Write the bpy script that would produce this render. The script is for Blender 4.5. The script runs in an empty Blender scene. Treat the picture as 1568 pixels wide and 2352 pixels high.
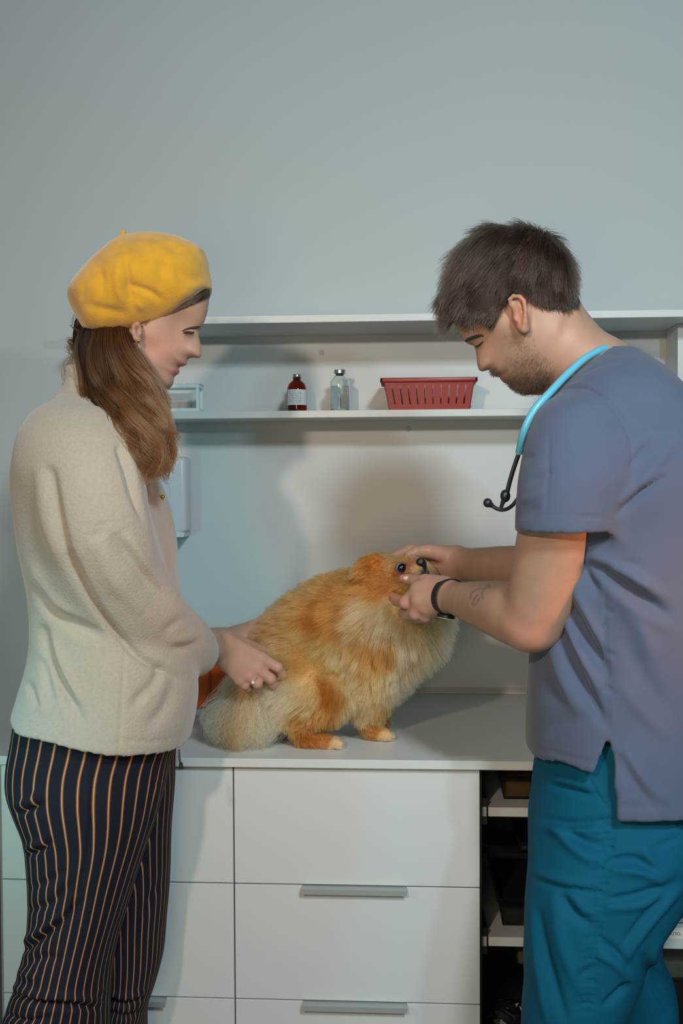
import bpy, bmesh, math, random
import numpy as np
from mathutils import Vector, Matrix, Euler
from mathutils.kdtree import KDTree

random.seed(7)
rng = np.random.default_rng(7)
SC = bpy.context.scene
COL = SC.collection

# ------------------------------------------------------------------ camera
F_PX = 2400.0                      # focal length in pixels of the 1568 x 2352 frame
CAM_Z = 1.358
cam_d = bpy.data.cameras.new('camera')
cam_d.sensor_fit = 'VERTICAL'
cam_d.sensor_height = 36.0
cam_d.lens = 36.0 * F_PX / 2352.0
cam_d.clip_start = 0.05
cam = bpy.data.objects.new('camera', cam_d)
COL.objects.link(cam)
CAM_R = (Matrix.Rotation(math.radians(3.5), 3, 'Z') @ Matrix.Rotation(math.radians(90 - 1.455), 3, 'X')
         @ Matrix.Rotation(math.radians(-0.30), 3, 'Z'))
cam.matrix_world = Matrix.Translation((0, 0, CAM_Z)) @ CAM_R.to_4x4()
SC.camera = cam

# ------------------------------------------------------------------ world, lamps, exposure
def lin(c):
    return tuple((v / 12.92 if v <= 0.04045 else ((v + 0.055) / 1.055) ** 2.4) for v in [x / 255.0 for x in c])

SC.view_settings.view_transform = 'Standard'
SC.view_settings.look = 'None'
SC.view_settings.exposure = -0.92
SC.view_settings.gamma = 1.0
SC.view_settings.use_curve_mapping = False
w = bpy.data.worlds.new('room_ambience')
SC.world = w
w.use_nodes = True
w.node_tree.nodes['Background'].inputs[0].default_value = (0.50, 0.82, 0.92, 1)
w.node_tree.nodes['Background'].inputs[1].default_value = 0.13

def lamp(name, loc, aim, size, power, col, shape='DISK', spread=180):
    d = bpy.data.lights.new(name, 'AREA')
    d.shape = shape
    d.size = size
    d.energy = power
    d.color = col
    d.spread = math.radians(spread)
    o = bpy.data.objects.new(name, d)
    COL.objects.link(o)
    o.location = loc
    o.rotation_euler = (Vector(aim) - Vector(loc)).to_track_quat('-Z', 'Y').to_euler()
    return o

lamp('key_softbox', (0.72, -0.55, 2.72), (0.1, 2.2, 1.15), 0.34, 44, (0.82, 0.95, 1.0), spread=130)
lamp('warm_lamp', (-0.62, -0.45, 1.98), (0.40, 2.5, 1.15), 0.10, 14, (1.0, 0.78, 0.60), spread=105)
lamp('cool_lamp', (0.98, -0.20, 1.98), (-0.1, 2.4, 1.2), 0.10, 16, (0.62, 0.93, 1.0))
lamp('warm_fill', (-0.32, -0.95, 1.08), (0.45, 2.4, 1.0), 0.70, 10.0, (1.0, 0.78, 0.50), spread=120)
lamp('teal_lamp', (-1.02, 1.15, 1.05), (-0.70, 1.95, 0.74), 0.20, 3.1, (0.18, 0.84, 0.92), spread=100)
lamp('orange_lamp', (1.15, 1.16, 1.12), (0.27, 1.55, 1.21), 0.14, 0.55, (1.0, 0.30, 0.06), spread=34)

# ------------------------------------------------------------------ helpers
_R = np.array(CAM_R)
def P(px, py, Y):
    """the world point seen at photo pixel (px,py) on the vertical plane Y metres away"""
    d = _R @ np.array([(px - 784.0) / F_PX, -(py - 1176.0) / F_PX, -1.0])
    t = Y / d[1]
    return np.array([t * d[0], Y, CAM_Z + t * d[2]])
def S(Y):
    return F_PX / Y
def proj(v):
    q = (v - np.array([0, 0, CAM_Z])) @ _R
    return np.stack([784 + F_PX * q[:, 0] / -q[:, 2], 1176 - F_PX * q[:, 1] / -q[:, 2]], 1)

def spl(t, xs, ys):
    """smooth cubic interpolation through control values"""
    xs = np.asarray(xs, float); ys = np.asarray(ys, float)
    if xs[0] > xs[-1]:
        xs = xs[::-1]; ys = ys[::-1]
    m = np.gradient(ys, xs)
    t = np.clip(t, xs[0], xs[-1])
    i = np.clip(np.searchsorted(xs, t) - 1, 0, len(xs) - 2)
    h = xs[i + 1] - xs[i]
    s = (t - xs[i]) / h
    return ((2*s**3 - 3*s**2 + 1) * ys[i] + (s**3 - 2*s**2 + s) * h * m[i]
            + (-2*s**3 + 3*s**2) * ys[i+1] + (s**3 - s**2) * h * m[i+1])

def path(pts, n):
    """resample a polyline (any dimension) smoothly into n points"""
    pts = np.asarray(pts, float)
    seg = np.linalg.norm(np.diff(pts[:, :3], axis=0), axis=1)
    t = np.concatenate([[0], np.cumsum(np.maximum(seg, 1e-6))])
    q = np.linspace(0, t[-1], n)
    return np.stack([spl(q, t, pts[:, k]) for k in range(pts.shape[1])], 1)

def smin(a, b, k):
    h = np.maximum(k - np.abs(a - b), 0) / k
    return np.minimum(a, b) - h * h * k * 0.25

class Field:
    """implicit solid on a regular grid, meshed with surface nets"""
    def __init__(self, lo, hi, h):
        self.lo = np.array(lo, np.float32); self.h = h
        self.n = np.ceil((np.array(hi) - self.lo) / h).astype(int) + 1
        self.ax = [self.lo[i] + h * np.arange(self.n[i], dtype=np.float32) for i in range(3)]
        self.F = np.full(self.n, 0.2, np.float32)
    def box(self, lo, hi, m):
        sl = []
        for i in range(3):
            a = int(np.clip(np.floor((lo[i] - m - self.lo[i]) / self.h), 0, self.n[i]))
            b = int(np.clip(np.ceil((hi[i] + m - self.lo[i]) / self.h) + 1, 0, self.n[i]))
            sl.append(slice(a, b))
        sl = tuple(sl)
        g = (self.ax[0][sl[0]][:, None, None], self.ax[1][sl[1]][None, :, None], self.ax[2][sl[2]][None, None, :])
        return sl, g
    def put(self, sl, d, k, op='add'):
        if min(s.stop - s.start for s in sl) <= 0:
            return
        if op == 'add':
            self.F[sl] = smin(self.F[sl], d, k)
        elif op == 'cut':
            self.F[sl] = -smin(-self.F[sl], d, k)
        elif op == 'inter':
            self.F[sl] = -smin(-self.F[sl], -d, k)
    def chain(self, pts, k=0.01, op='add', flat=None):
        """pts: rows (x,y,z,r); flat: (axis vector, scale) squashes along an axis"""
        pts = np.asarray(pts, np.float32)
        rm = pts[:, 3].max()
        sl, g = self.box(pts[:, :3].min(0) - rm, pts[:, :3].max(0) + rm, k + 2 * self.h)
        d = None
        segs = [(pts[i], pts[i+1]) for i in range(len(pts) - 1)] if len(pts) > 1 else [(pts[0], pts[0] + 1e-5)]
        for a, b in segs:
            ba = b[:3] - a[:3]
            L = float(ba @ ba) + 1e-12
            q = [g[i] - a[i] for i in range(3)]
            t = np.clip((q[0]*ba[0] + q[1]*ba[1] + q[2]*ba[2]) / L, 0, 1)
            e = [q[i] - t * ba[i] for i in range(3)]
            if flat is not None:
                ax, sc = flat
                pr = (e[0]*ax[0] + e[1]*ax[1] + e[2]*ax[2]) * (1.0 / sc - 1.0)
                e = [e[i] + pr * ax[i] for i in range(3)]
            dd = np.sqrt(e[0]**2 + e[1]**2 + e[2]**2) - (a[3] + (b[3] - a[3]) * t)
            d = dd if d is None else smin(d, dd, max(0.35 * min(a[3], b[3]), 1e-4))
        self.put(sl, d, k, op)
    def ell(self, c, r, rot=None, k=0.01, op='add'):
        rm = max(r)
        sl, g = self.box(np.array(c) - rm, np.array(c) + rm, k + 2 * self.h)
        q = [g[i] - c[i] for i in range(3)]
        if rot is not None:
            q = [q[0]*rot[0][i] + q[1]*rot[1][i] + q[2]*rot[2][i] for i in range(3)]
        k0 = np.sqrt((q[0]/r[0])**2 + (q[1]/r[1])**2 + (q[2]/r[2])**2)
        k1 = np.sqrt((q[0]/r[0]**2)**2 + (q[1]/r[1]**2)**2 + (q[2]/r[2]**2)**2) + 1e-6
        self.put(sl, k0 * (k0 - 1.0) / k1, k, op)
    def zloft(self, zs, cx, cy, rx, ry, k=0.02, n=2.0, op='add', grow=0.0):
        z0, z1 = min(zs), max(zs)
        cx, cy, rx, ry = [np.asarray(v, float) for v in (cx, cy, rx, ry)]
        lo = [(cx - rx).min(), (cy - ry).min(), z0]; hi = [(cx + rx).max(), (cy + ry).max(), z1]
        sl, g = self.box(lo, hi, k + 3 * self.h)
        z = g[2].ravel()
        f = [spl(z, zs, v).astype(np.float32)[None, None, :] for v in (cx, cy, rx, ry)]
        a = np.abs(g[0] - f[0]) / (f[2] + grow); b = np.abs(g[1] - f[1]) / (f[3] + grow)
        rr = (a**n + b**n) ** (1.0 / n)
        # distance-like: scale by local radius along the direction
        loc = np.sqrt((g[0] - f[0])**2 + (g[1] - f[1])**2) / np.maximum(rr, 1e-4)
        d = (rr - 1.0) * np.clip(loc, 0.01, 0.4)
        d = np.maximum(d, np.maximum(z0 - g[2], g[2] - z1))
        self.put(sl, d.astype(np.float32), k, op)
    def mesh(self, smooth=1):
        F = self.F
        F = np.pad(F, 1, constant_values=0.2)
        s = F < 0
        nx, ny, nz = [v - 1 for v in F.shape]
        cnt = np.zeros((nx, ny, nz), np.int8)
        offs = [(i, j, k) for i in (0, 1) for j in (0, 1) for k in (0, 1)]
        for i, j, k in offs:
            cnt += s[i:nx+i, j:ny+j, k:nz+k]
        ijk = np.argwhere((cnt > 0) & (cnt < 8))
        idx = np.full((nx, ny, nz), -1, np.int32)
        idx[tuple(ijk.T)] = np.arange(len(ijk))
        vals = np.stack([F[ijk[:, 0]+i, ijk[:, 1]+j, ijk[:, 2]+k] for i, j, k in offs], 1)
        acc = np.zeros((len(ijk), 3)); num = np.zeros(len(ijk))
        for a in range(8):
            for b in range(a + 1, 8):
                da = np.array(offs[b]) - np.array(offs[a])
                if np.abs(da).sum() != 1:
                    continue
                va, vb = vals[:, a], vals[:, b]
                m = (va < 0) != (vb < 0)
                t = va[m] / (va[m] - vb[m])
                acc[m] += np.array(offs[a]) + t[:, None] * da
                num[m] += 1
        v = ijk + acc / num[:, None]
        v = (v - 1) * self.h + self.lo
        quads = []
        for ax in range(3):
            o = [(ax + 1) % 3, (ax + 2) % 3]
            A = [slice(None)] * 3; B = [slice(None)] * 3
            A[ax] = slice(0, -1); B[ax] = slice(1, None)
            ch = np.argwhere(s[tuple(A)] != s[tuple(B)])
            ok = (ch[:, o[0]] > 0) & (ch[:, o[1]] > 0) & (ch[:, o[0]] < F.shape[o[0]] - 1) & (ch[:, o[1]] < F.shape[o[1]] - 1)
            ch = ch[ok]
            inside = s[tuple(ch.T)]
            c4 = []
            for du, dv in ((-1, -1), (0, -1), (0, 0), (-1, 0)):
                c = ch.copy(); c[:, o[0]] += du; c[:, o[1]] += dv
                c4.append(idx[tuple(c.T)])
            q = np.stack(c4, 1)
            q[~inside] = q[~inside][:, ::-1]
            quads.append(q)
        q = np.concatenate(quads)
        for _ in range(smooth):
            v = relax(v, q, 0.5)
        return v, q

def relax(v, q, f):
    e = np.concatenate([q[:, [0, 1]], q[:, [1, 2]], q[:, [2, 3]], q[:, [3, 0]]])
    n = len(v)
    deg = np.bincount(e[:, 0], minlength=n) + np.bincount(e[:, 1], minlength=n)
    out = np.empty_like(v)
    for k in range(3):
        out[:, k] = (np.bincount(e[:, 0], v[e[:, 1], k], n) + np.bincount(e[:, 1], v[e[:, 0], k], n)) / np.maximum(deg, 1)
    return v + (out - v) * f

def normals(v, q):
    a = np.cross(v[q[:, 2]] - v[q[:, 0]], v[q[:, 3]] - v[q[:, 1]])
    n = np.zeros_like(v)
    for k in range(3):
        s = a[:, k]
        n[:, k] = sum(np.bincount(q[:, j], s, len(v)) for j in range(4))
    return n / (np.linalg.norm(n, axis=1)[:, None] + 1e-12)

def join(*vq):
    vs, qs, o = [], [], 0
    for v, q in vq:
        vs.append(v); qs.append(q + o); o += len(v)
    return np.concatenate(vs), np.concatenate(qs)

def fold(v, q, lines, face=(0, -1, 0)):
    """press fold lines into cloth: lines = (points in photo pixels, width px, depth m);
    a crease of the width is displaced along the normal where the cloth faces the given way"""
    n = normals(v, q)
    uv = proj(v)
    wgt = np.clip((n @ np.array(face) - 0.05) * 2.2, 0, 1)
    disp = np.zeros(len(v))
    for pts, wid, dep in lines:
        p = np.asarray(pts, float)
        if len(p) > 2:
            p = path(np.c_[p, np.zeros(len(p))], 4 * len(p))[:, :2]
        best = np.full(len(v), 1e9); tt = np.zeros(len(v))
        L = len(p) - 1
        for i in range(L):
            a, b = p[i], p[i+1]
            ba = b - a
            t = np.clip(((uv - a) @ ba) / (ba @ ba + 1e-9), 0, 1)
            d = np.linalg.norm(uv - a - t[:, None] * ba, axis=1)
            m = d < best
            best[m] = d[m]; tt[m] = (i + t[m]) / L
        taper = np.sin(np.pi * np.clip(tt * 0.9 + 0.08, 0, 1)) ** 0.6
        disp += dep * taper * np.exp(-(best / wid) ** 2)
    return v + n * (disp * wgt)[:, None]

def noise3(v, scale, seed=0):
    """cheap smooth value noise in [-1,1] at points v"""
    r = np.random.default_rng(seed)
    T = r.uniform(-1, 1, (32, 32, 32))
    p = v * scale
    i = np.floor(p).astype(int); f = p - i
    f = f * f * (3 - 2 * f)
    out = 0
    for a in (0, 1):
        for b in (0, 1):
            for c in (0, 1):
                wgt = (f[:, 0] if a else 1 - f[:, 0]) * (f[:, 1] if b else 1 - f[:, 1]) * (f[:, 2] if c else 1 - f[:, 2])
                out = out + wgt * T[(i[:, 0] + a) % 32, (i[:, 1] + b) % 32, (i[:, 2] + c) % 32]
    return out

def to_obj(name, v, q, mat, parent=None, col=None, attrs=None, smooth=True):
    me = bpy.data.meshes.new(name)
    me.vertices.add(len(v)); me.vertices.foreach_set('co', np.asarray(v, np.float32).ravel())
    nq = q.shape[1]
    me.loops.add(len(q) * nq); me.loops.foreach_set('vertex_index', q.astype(np.int32).ravel())
    me.polygons.add(len(q))
    me.polygons.foreach_set('loop_start', np.arange(0, len(q) * nq, nq, dtype=np.int32))
    me.update(calc_edges=True)
    me.validate()
    if smooth:
        me.shade_smooth()
    if col is not None:
        a = me.color_attributes.new('tint', 'FLOAT_COLOR', 'POINT')
        a.data.foreach_set('color', np.c_[col, np.ones(len(v))].astype(np.float32).ravel())
    for k, arr in (attrs or {}).items():
        a = me.attributes.new(k, 'FLOAT', 'POINT')
        a.data.foreach_set('value', np.asarray(arr, np.float32))
    me.materials.append(mat)
    o = bpy.data.objects.new(name, me)
    COL.objects.link(o)
    if parent is not None:
        attach(o, parent)
    return o

def attach(o, parent):
    o.parent = parent
    o.matrix_parent_inverse = Matrix.Translation(parent_loc(parent)).inverted()
def parent_loc(p):
    return Vector(p.location)          # parts are modelled in place, so only a thing's own base point counts

def thing(name, label, cat, loc=(0, 0, 0), group=None):
    o = bpy.data.objects.new(name, None)
    o.empty_display_size = 0.05
    COL.objects.link(o)
    o.location = loc
    return tag(o, label, cat, group)
def tag(o, label, cat, group=None):
    o['label'] = label; o['category'] = cat
    if group:
        o['group'] = group
    return o

class MB:
    """collects simple solids into one mesh"""
    def __init__(self):
        self.bm = bmesh.new()
    def box(self, lo, hi, bev=0.0, seg=2):
        r = bmesh.ops.create_cube(self.bm, size=1.0)
        lo = Vector(lo); hi = Vector(hi)
        c = (lo + hi) / 2; s = hi - lo
        for v in r['verts']:
            v.co = Vector((v.co.x * s.x, v.co.y * s.y, v.co.z * s.z)) + c
        if bev:
            es = list({e for v in r['verts'] for e in v.link_edges})
            bmesh.ops.bevel(self.bm, geom=es, offset=bev, segments=seg, affect='EDGES', profile=0.5)
        return self
    def lathe(self, prof, c, n=40, axis='Z'):
        rings = []
        for r, z in prof:
            ring = []
            for i in range(n):
                a = 2 * math.pi * i / n
                p = Vector((r * math.cos(a), r * math.sin(a), z))
                if axis == 'Y':
                    p = Vector((p.x, -p.z, p.y))
                ring.append(self.bm.verts.new(p + Vector(c)))
            rings.append(ring)
        for a, b in zip(rings, rings[1:]):
            for i in range(n):
                self.bm.faces.new((a[i], a[(i+1) % n], b[(i+1) % n], b[i]))
        if prof[0][0] > 1e-6: self.bm.faces.new(rings[0][::-1])
        if prof[-1][0] > 1e-6: self.bm.faces.new(rings[-1])
        return self
    def tube(self, pts, rad, n=12, cap=True):
        pts = [Vector(p[:3]) for p in pts]
        rad = rad if hasattr(rad, '__len__') else [rad] * len(pts)
        prev = None; rings = []
        for i, p in enumerate(pts):
            t = (pts[min(i+1, len(pts)-1)] - pts[max(i-1, 0)]).normalized()
            u = prev if prev is not None else Vector((0.3, 0.2, 1)).cross(t)
            u = (u - t * u.dot(t))
            if u.length < 1e-5: u = Vector((1, 0.1, 0)).cross(t)
            u.normalize(); prev = u
            wv = t.cross(u)
            rings.append([self.bm.verts.new(p + (u * math.cos(2*math.pi*k/n) + wv * math.sin(2*math.pi*k/n)) * rad[i]) for k in range(n)])
        for a, b in zip(rings, rings[1:]):
            for i in range(n):
                self.bm.faces.new((a[i], a[(i+1) % n], b[(i+1) % n], b[i]))
        if cap:
            self.bm.faces.new(rings[0][::-1]); self.bm.faces.new(rings[-1])
        return self
    def prism(self, poly, y0, y1, bev=0.0):
        """poly of (x,z) swept along Y"""
        a = [self.bm.verts.new((x, y0, z)) for x, z in poly]
        b = [self.bm.verts.new((x, y1, z)) for x, z in poly]
        fs = [self.bm.faces.new(a), self.bm.faces.new(b[::-1])]
        n = len(poly)
        for i in range(n):
            fs.append(self.bm.faces.new((a[(i+1) % n], a[i], b[i], b[(i+1) % n])))
        bmesh.ops.recalc_face_normals(self.bm, faces=fs)
        return self
    def sphere(self, c, r, sc=(1, 1, 1), u=20, v=14):
        m = Matrix.Translation(c) @ Matrix.Diagonal((sc[0], sc[1], sc[2], 1))
        bmesh.ops.create_uvsphere(self.bm, u_segments=u, v_segments=v, radius=r, matrix=m)
        return self
    def build(self, name, mat, parent=None, smooth=False, angle=0.6):
        bmesh.ops.recalc_face_normals(self.bm, faces=self.bm.faces[:])
        me = bpy.data.meshes.new(name)
        self.bm.to_mesh(me); self.bm.free()
        if smooth:
            me.shade_smooth()
            if angle:
                me.set_sharp_from_angle(angle=angle)
        me.materials.append(mat)
        o = bpy.data.objects.new(name, me)
        COL.objects.link(o)
        if parent is not None:
            attach(o, parent)
        return o

def strands(name, pos, rad, col, mat, parent):
    """pos (N,K,3) strand points, rad (N,K), col (N,3)"""
    N, K, _ = pos.shape
    cu = bpy.data.hair_curves.new(name)
    cu.add_curves([K] * N)
    cu.attributes['position'].data.foreach_set('vector', pos.astype(np.float32).ravel())
    a = cu.attributes.get('radius') or cu.attributes.new('radius', 'FLOAT', 'POINT')
    a.data.foreach_set('value', rad.astype(np.float32).ravel())
    c = cu.attributes.new('tint', 'FLOAT_COLOR', 'POINT')
    col = np.asarray(col)
    cc = np.ones((N, K, 4)); cc[:, :, :3] = col if col.ndim == 3 else col[:, None, :]
    c.data.foreach_set('color', cc.astype(np.float32).ravel())
    cu.materials.append(mat)
    o = bpy.data.objects.new(name, cu)
    COL.objects.link(o)
    if parent is not None:
        attach(o, parent)
    o['kind'] = 'stuff'
    return o

def scatter(v, q, n, mask=None, seed=3):
    """area-weighted random points on a quad mesh: (points, normals)"""
    r = np.random.default_rng(seed)
    nn = normals(v, q)
    ar = np.linalg.norm(np.cross(v[q[:, 2]] - v[q[:, 0]], v[q[:, 3]] - v[q[:, 1]]), axis=1)
    if mask is not None:
        ar = ar * mask(v[q].mean(1))
    f = r.choice(len(q), n, p=ar / ar.sum())
    a, b = r.random((n, 1)), r.random((n, 1))
    Q = q[f]
    bl = lambda A: (A[Q[:, 0]]*(1-a) + A[Q[:, 1]]*a)*(1-b) + (A[Q[:, 3]]*(1-a) + A[Q[:, 2]]*a)*b
    p, m = bl(v), bl(nn)
    return p, m / (np.linalg.norm(m, axis=1)[:, None] + 1e-9)

# ------------------------------------------------------------------ materials
def mat(name, rgb, rough=0.5, metal=0.0, bump=0.0, bscale=200.0, var=0.0, vscale=20.0, spec=0.5, sheen=0.0, coat=0.0, emit=None):
    m = bpy.data.materials.new(name)
    m.use_nodes = True
    nt = m.node_tree
    b = nt.nodes['Principled BSDF']
    c = lin(rgb)
    b.inputs['Base Color'].default_value = (*c, 1)
    b.inputs['Roughness'].default_value = rough
    b.inputs['Metallic'].default_value = metal
    b.inputs['Specular IOR Level'].default_value = spec
    if sheen:
        b.inputs['Sheen Weight'].default_value = sheen
        b.inputs['Sheen Roughness'].default_value = 0.5
    if coat:
        b.inputs['Coat Weight'].default_value = coat
    tc = nt.nodes.new('ShaderNodeTexCoord')
    if var:
        nz = nt.nodes.new('ShaderNodeTexNoise')
        nz.inputs['Scale'].default_value = vscale
        nz.inputs['Detail'].default_value = 4
        nt.links.new(tc.outputs['Object'], nz.inputs['Vector'])
        mp = nt.nodes.new('ShaderNodeMapRange')
        mp.inputs[1].default_value = 0.3; mp.inputs[2].default_value = 0.7
        mp.inputs[3].default_value = 1 - var; mp.inputs[4].default_value = 1 + var
        nt.links.new(nz.outputs['Fac'], mp.inputs[0])
        mx = nt.nodes.new('ShaderNodeVectorMath'); mx.operation = 'SCALE'
        mx.inputs[0].default_value = c
        nt.links.new(mp.outputs[0], mx.inputs['Scale'])
        nt.links.new(mx.outputs[0], b.inputs['Base Color'])
    if bump:
        nb = nt.nodes.new('ShaderNodeTexNoise')
        nb.inputs['Scale'].default_value = bscale
        nb.inputs['Detail'].default_value = 3
        nt.links.new(tc.outputs['Object'], nb.inputs['Vector'])
        bp = nt.nodes.new('ShaderNodeBump')
        bp.inputs['Strength'].default_value = bump
        bp.inputs['Distance'].default_value = 0.002
        nt.links.new(nb.outputs['Fac'], bp.inputs['Height'])
        nt.links.new(bp.outputs[0], b.inputs['Normal'])
    return m

def tint_mat(name, rough=0.5, sss=0.0, bump=0.0, bscale=300, mottled=0.0, mscale=60, spec=0.4):
    """base colour from the mesh's own 'tint' attribute (skin, lips, stubble ...)"""
    m = mat(name, (128, 128, 128), rough, bump=bump, bscale=bscale, spec=spec)
    nt = m.node_tree
    b = nt.nodes['Principled BSDF']
    at = nt.nodes.new('ShaderNodeAttribute'); at.attribute_name = 'tint'
    src = at.outputs['Color']
    if mottled:
        tc = nt.nodes.new('ShaderNodeTexCoord')
        nz = nt.nodes.new('ShaderNodeTexNoise'); nz.inputs['Scale'].default_value = mscale; nz.inputs['Detail'].default_value = 5
        nt.links.new(tc.outputs['Object'], nz.inputs['Vector'])
        mp = nt.nodes.new('ShaderNodeMapRange')
        mp.inputs[1].default_value = 0.3; mp.inputs[2].default_value = 0.7
        mp.inputs[3].default_value = 1 - mottled; mp.inputs[4].default_value = 1 + mottled
        nt.links.new(nz.outputs['Fac'], mp.inputs[0])
        mx = nt.nodes.new('ShaderNodeVectorMath'); mx.operation = 'SCALE'
        nt.links.new(src, mx.inputs[0]); nt.links.new(mp.outputs[0], mx.inputs['Scale'])
        src = mx.outputs[0]
    nt.links.new(src, b.inputs['Base Color'])
    if sss:
        b.inputs['Subsurface Weight'].default_value = sss
        b.inputs['Subsurface Radius'].default_value = (0.012, 0.004, 0.002)
        b.inputs['Subsurface Scale'].default_value = 0.6
    return m

def hair_mat(name, rough=0.35, rad_rough=0.4):
    m = bpy.data.materials.new(name)
    m.use_nodes = True
    nt = m.node_tree
    nt.nodes.clear()
    out = nt.nodes.new('ShaderNodeOutputMaterial')
    h = nt.nodes.new('ShaderNodeBsdfHairPrincipled')
    h.parametrization = 'COLOR'
    h.inputs['Roughness'].default_value = rough
    h.inputs['Radial Roughness'].default_value = rad_rough
    at = nt.nodes.new('ShaderNodeAttribute'); at.attribute_name = 'tint'
    nt.links.new(at.outputs['Color'], h.inputs['Color'])
    nt.links.new(h.outputs[0], out.inputs[0])
    return m

def glass(name, rgb, rough=0.02, ior=1.45):
    m = bpy.data.materials.new(name); m.use_nodes = True
    b = m.node_tree.nodes['Principled BSDF']
    b.inputs['Base Color'].default_value = (*lin(rgb), 1)
    b.inputs['Transmission Weight'].default_value = 1.0
    b.inputs['Roughness'].default_value = rough
    b.inputs['IOR'].default_value = ior
    return m

M = dict(
    wall=mat('painted_wall', (187, 198, 202), 0.75, bump=0.04, bscale=350, var=0.012, vscale=1.5),
    wall_side=mat('painted_side_wall', (150, 148, 146), 0.8, bump=0.04, bscale=350),
    floor=mat('grey_vinyl', (120, 120, 122), 0.6, var=0.08, vscale=9),
    white=mat('white_laminate', (205, 209, 209), 0.38, bump=0.03, bscale=500),
    white2=mat('white_panel', (198, 203, 203), 0.45, bump=0.05, bscale=700),
    edge=mat('white_edge_band', (205, 208, 207), 0.35),
    carcass=mat('dark_carcass', (22, 21, 20), 0.7),
    alu=mat('brushed_aluminium', (168, 175, 177), 0.38, metal=0.35),
    black=mat('black_plastic', (18, 18, 20), 0.4),
    capgrey=mat('grey_cap', (190, 190, 188), 0.5),
    red=mat('red_plastic', (146, 32, 27), 0.38, bump=0.05, bscale=400),
    amber=glass('amber_glass', (186, 92, 24)),
    clear=glass('clear_glass', (246, 250, 250)),
    water=glass('clear_liquid', (240, 246, 246), 0.0, 1.33),
    acrylic=glass('clear_acrylic', (226, 238, 238), 0.08, 1.49),
    plastic_box=glass('clear_storage_plastic', (190, 205, 205), 0.15, 1.4),
    dispenser=mat('dispenser_plastic', (212, 212, 218), 0.3),
    disp_win=mat('dispenser_cover', (206, 212, 222), 0.2, coat=0.3),
    orange=mat('orange_plastic', (232, 88, 16), 0.45),
    orange_d=mat('orange_plastic_rib', (176, 58, 12), 0.5),
    steel=mat('steel_cap', (190, 192, 194), 0.28, metal=0.95),
    rubber=mat('grey_rubber', (70, 72, 74), 0.6),
    brown=mat('brown_card', (150, 98, 44), 0.8, var=0.2, vscale=60),
    beige=mat('beige_wrap', (170, 150, 118), 0.7, var=0.25, vscale=40),
)
# ------------------------------------------------------------------ the setting
WALL_Y = 2.56
TOP = 0.85                       # worktop height
CF = 1.92                        # front edge of the worktop
XL = P(8, 1200, WALL_Y)[0]       # left wall

def struct(o):
    o['kind'] = 'structure'
    return o
struct(MB().box((XL - 0.02, WALL_Y, -0.02), (2.6, WALL_Y + 0.1, 3.2)).build('wall_back', M['wall']))
struct(MB().box((XL - 0.12, 0.6, -0.02), (XL - 0.02, WALL_Y + 0.1, 3.2)).build('wall_left', M['wall_side']))
struct(MB().box((XL - 0.12, -1.5, -0.12), (2.6, WALL_Y, -0.02)).build('floor', M['floor']))

# ------------------------------------------------------------------ wall shelf unit
def px_z(py, Y, px=800): return P(px, py, Y)[2]
sx0 = P(170, 753, 2.34)[0]
sx1 = P(1556, 740, 2.44)[0]
z_up_b = P(800, 739, 2.34)[2]
z_lo_b = P(800, 958.5, 2.40)[2]
t_up = 0.0165
shelf = thing('wall_shelf_unit', 'white two-tier wall shelf with back panel mounted above the worktop', 'shelf', ((sx0 + sx1) / 2, WALL_Y, 1.2))
z_bp = P(1000, 1576, WALL_Y)[2]
MB().box((sx0, WALL_Y - 0.012, z_bp), (sx1 + 0.016, WALL_Y - 0.0005, z_up_b)).build('back_panel', M['white2'], shelf)
MB().box((sx0, WALL_Y - 0.22, z_up_b), (sx1 + 0.35, WALL_Y - 0.0005, z_up_b + t_up), 0.0008, 1).build('upper_shelf', M['white'], shelf)
MB().box((sx0 + 0.016, WALL_Y - 0.16, z_lo_b), (sx1 - 0.0005, WALL_Y - 0.0125, z_lo_b + 0.0165), 0.0008, 1).build('lower_shelf', M['white'], shelf)
for x in (sx0, sx1):
    MB().box((x, WALL_Y - 0.12, z_lo_b - 0.02 if x > 0 else z_lo_b - 0.02), (x + 0.0158, WALL_Y - 0.0125, z_up_b - 0.0005), 0.0006, 1).build('side_upright', M['white'], shelf)
for cx, cy in ((738, 810), (937, 985), (1474, 816)):
    p = P(cx, cy, WALL_Y - 0.012)
    MB().lathe([(0.0068, 0.0), (0.0068, 0.0008), (0.006, 0.0013)], (p[0], WALL_Y - 0.012, p[2]), 20, 'Y').build('screw_cap', M['capgrey'], shelf, True)
SHELF_T = z_lo_b + 0.0165

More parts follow.
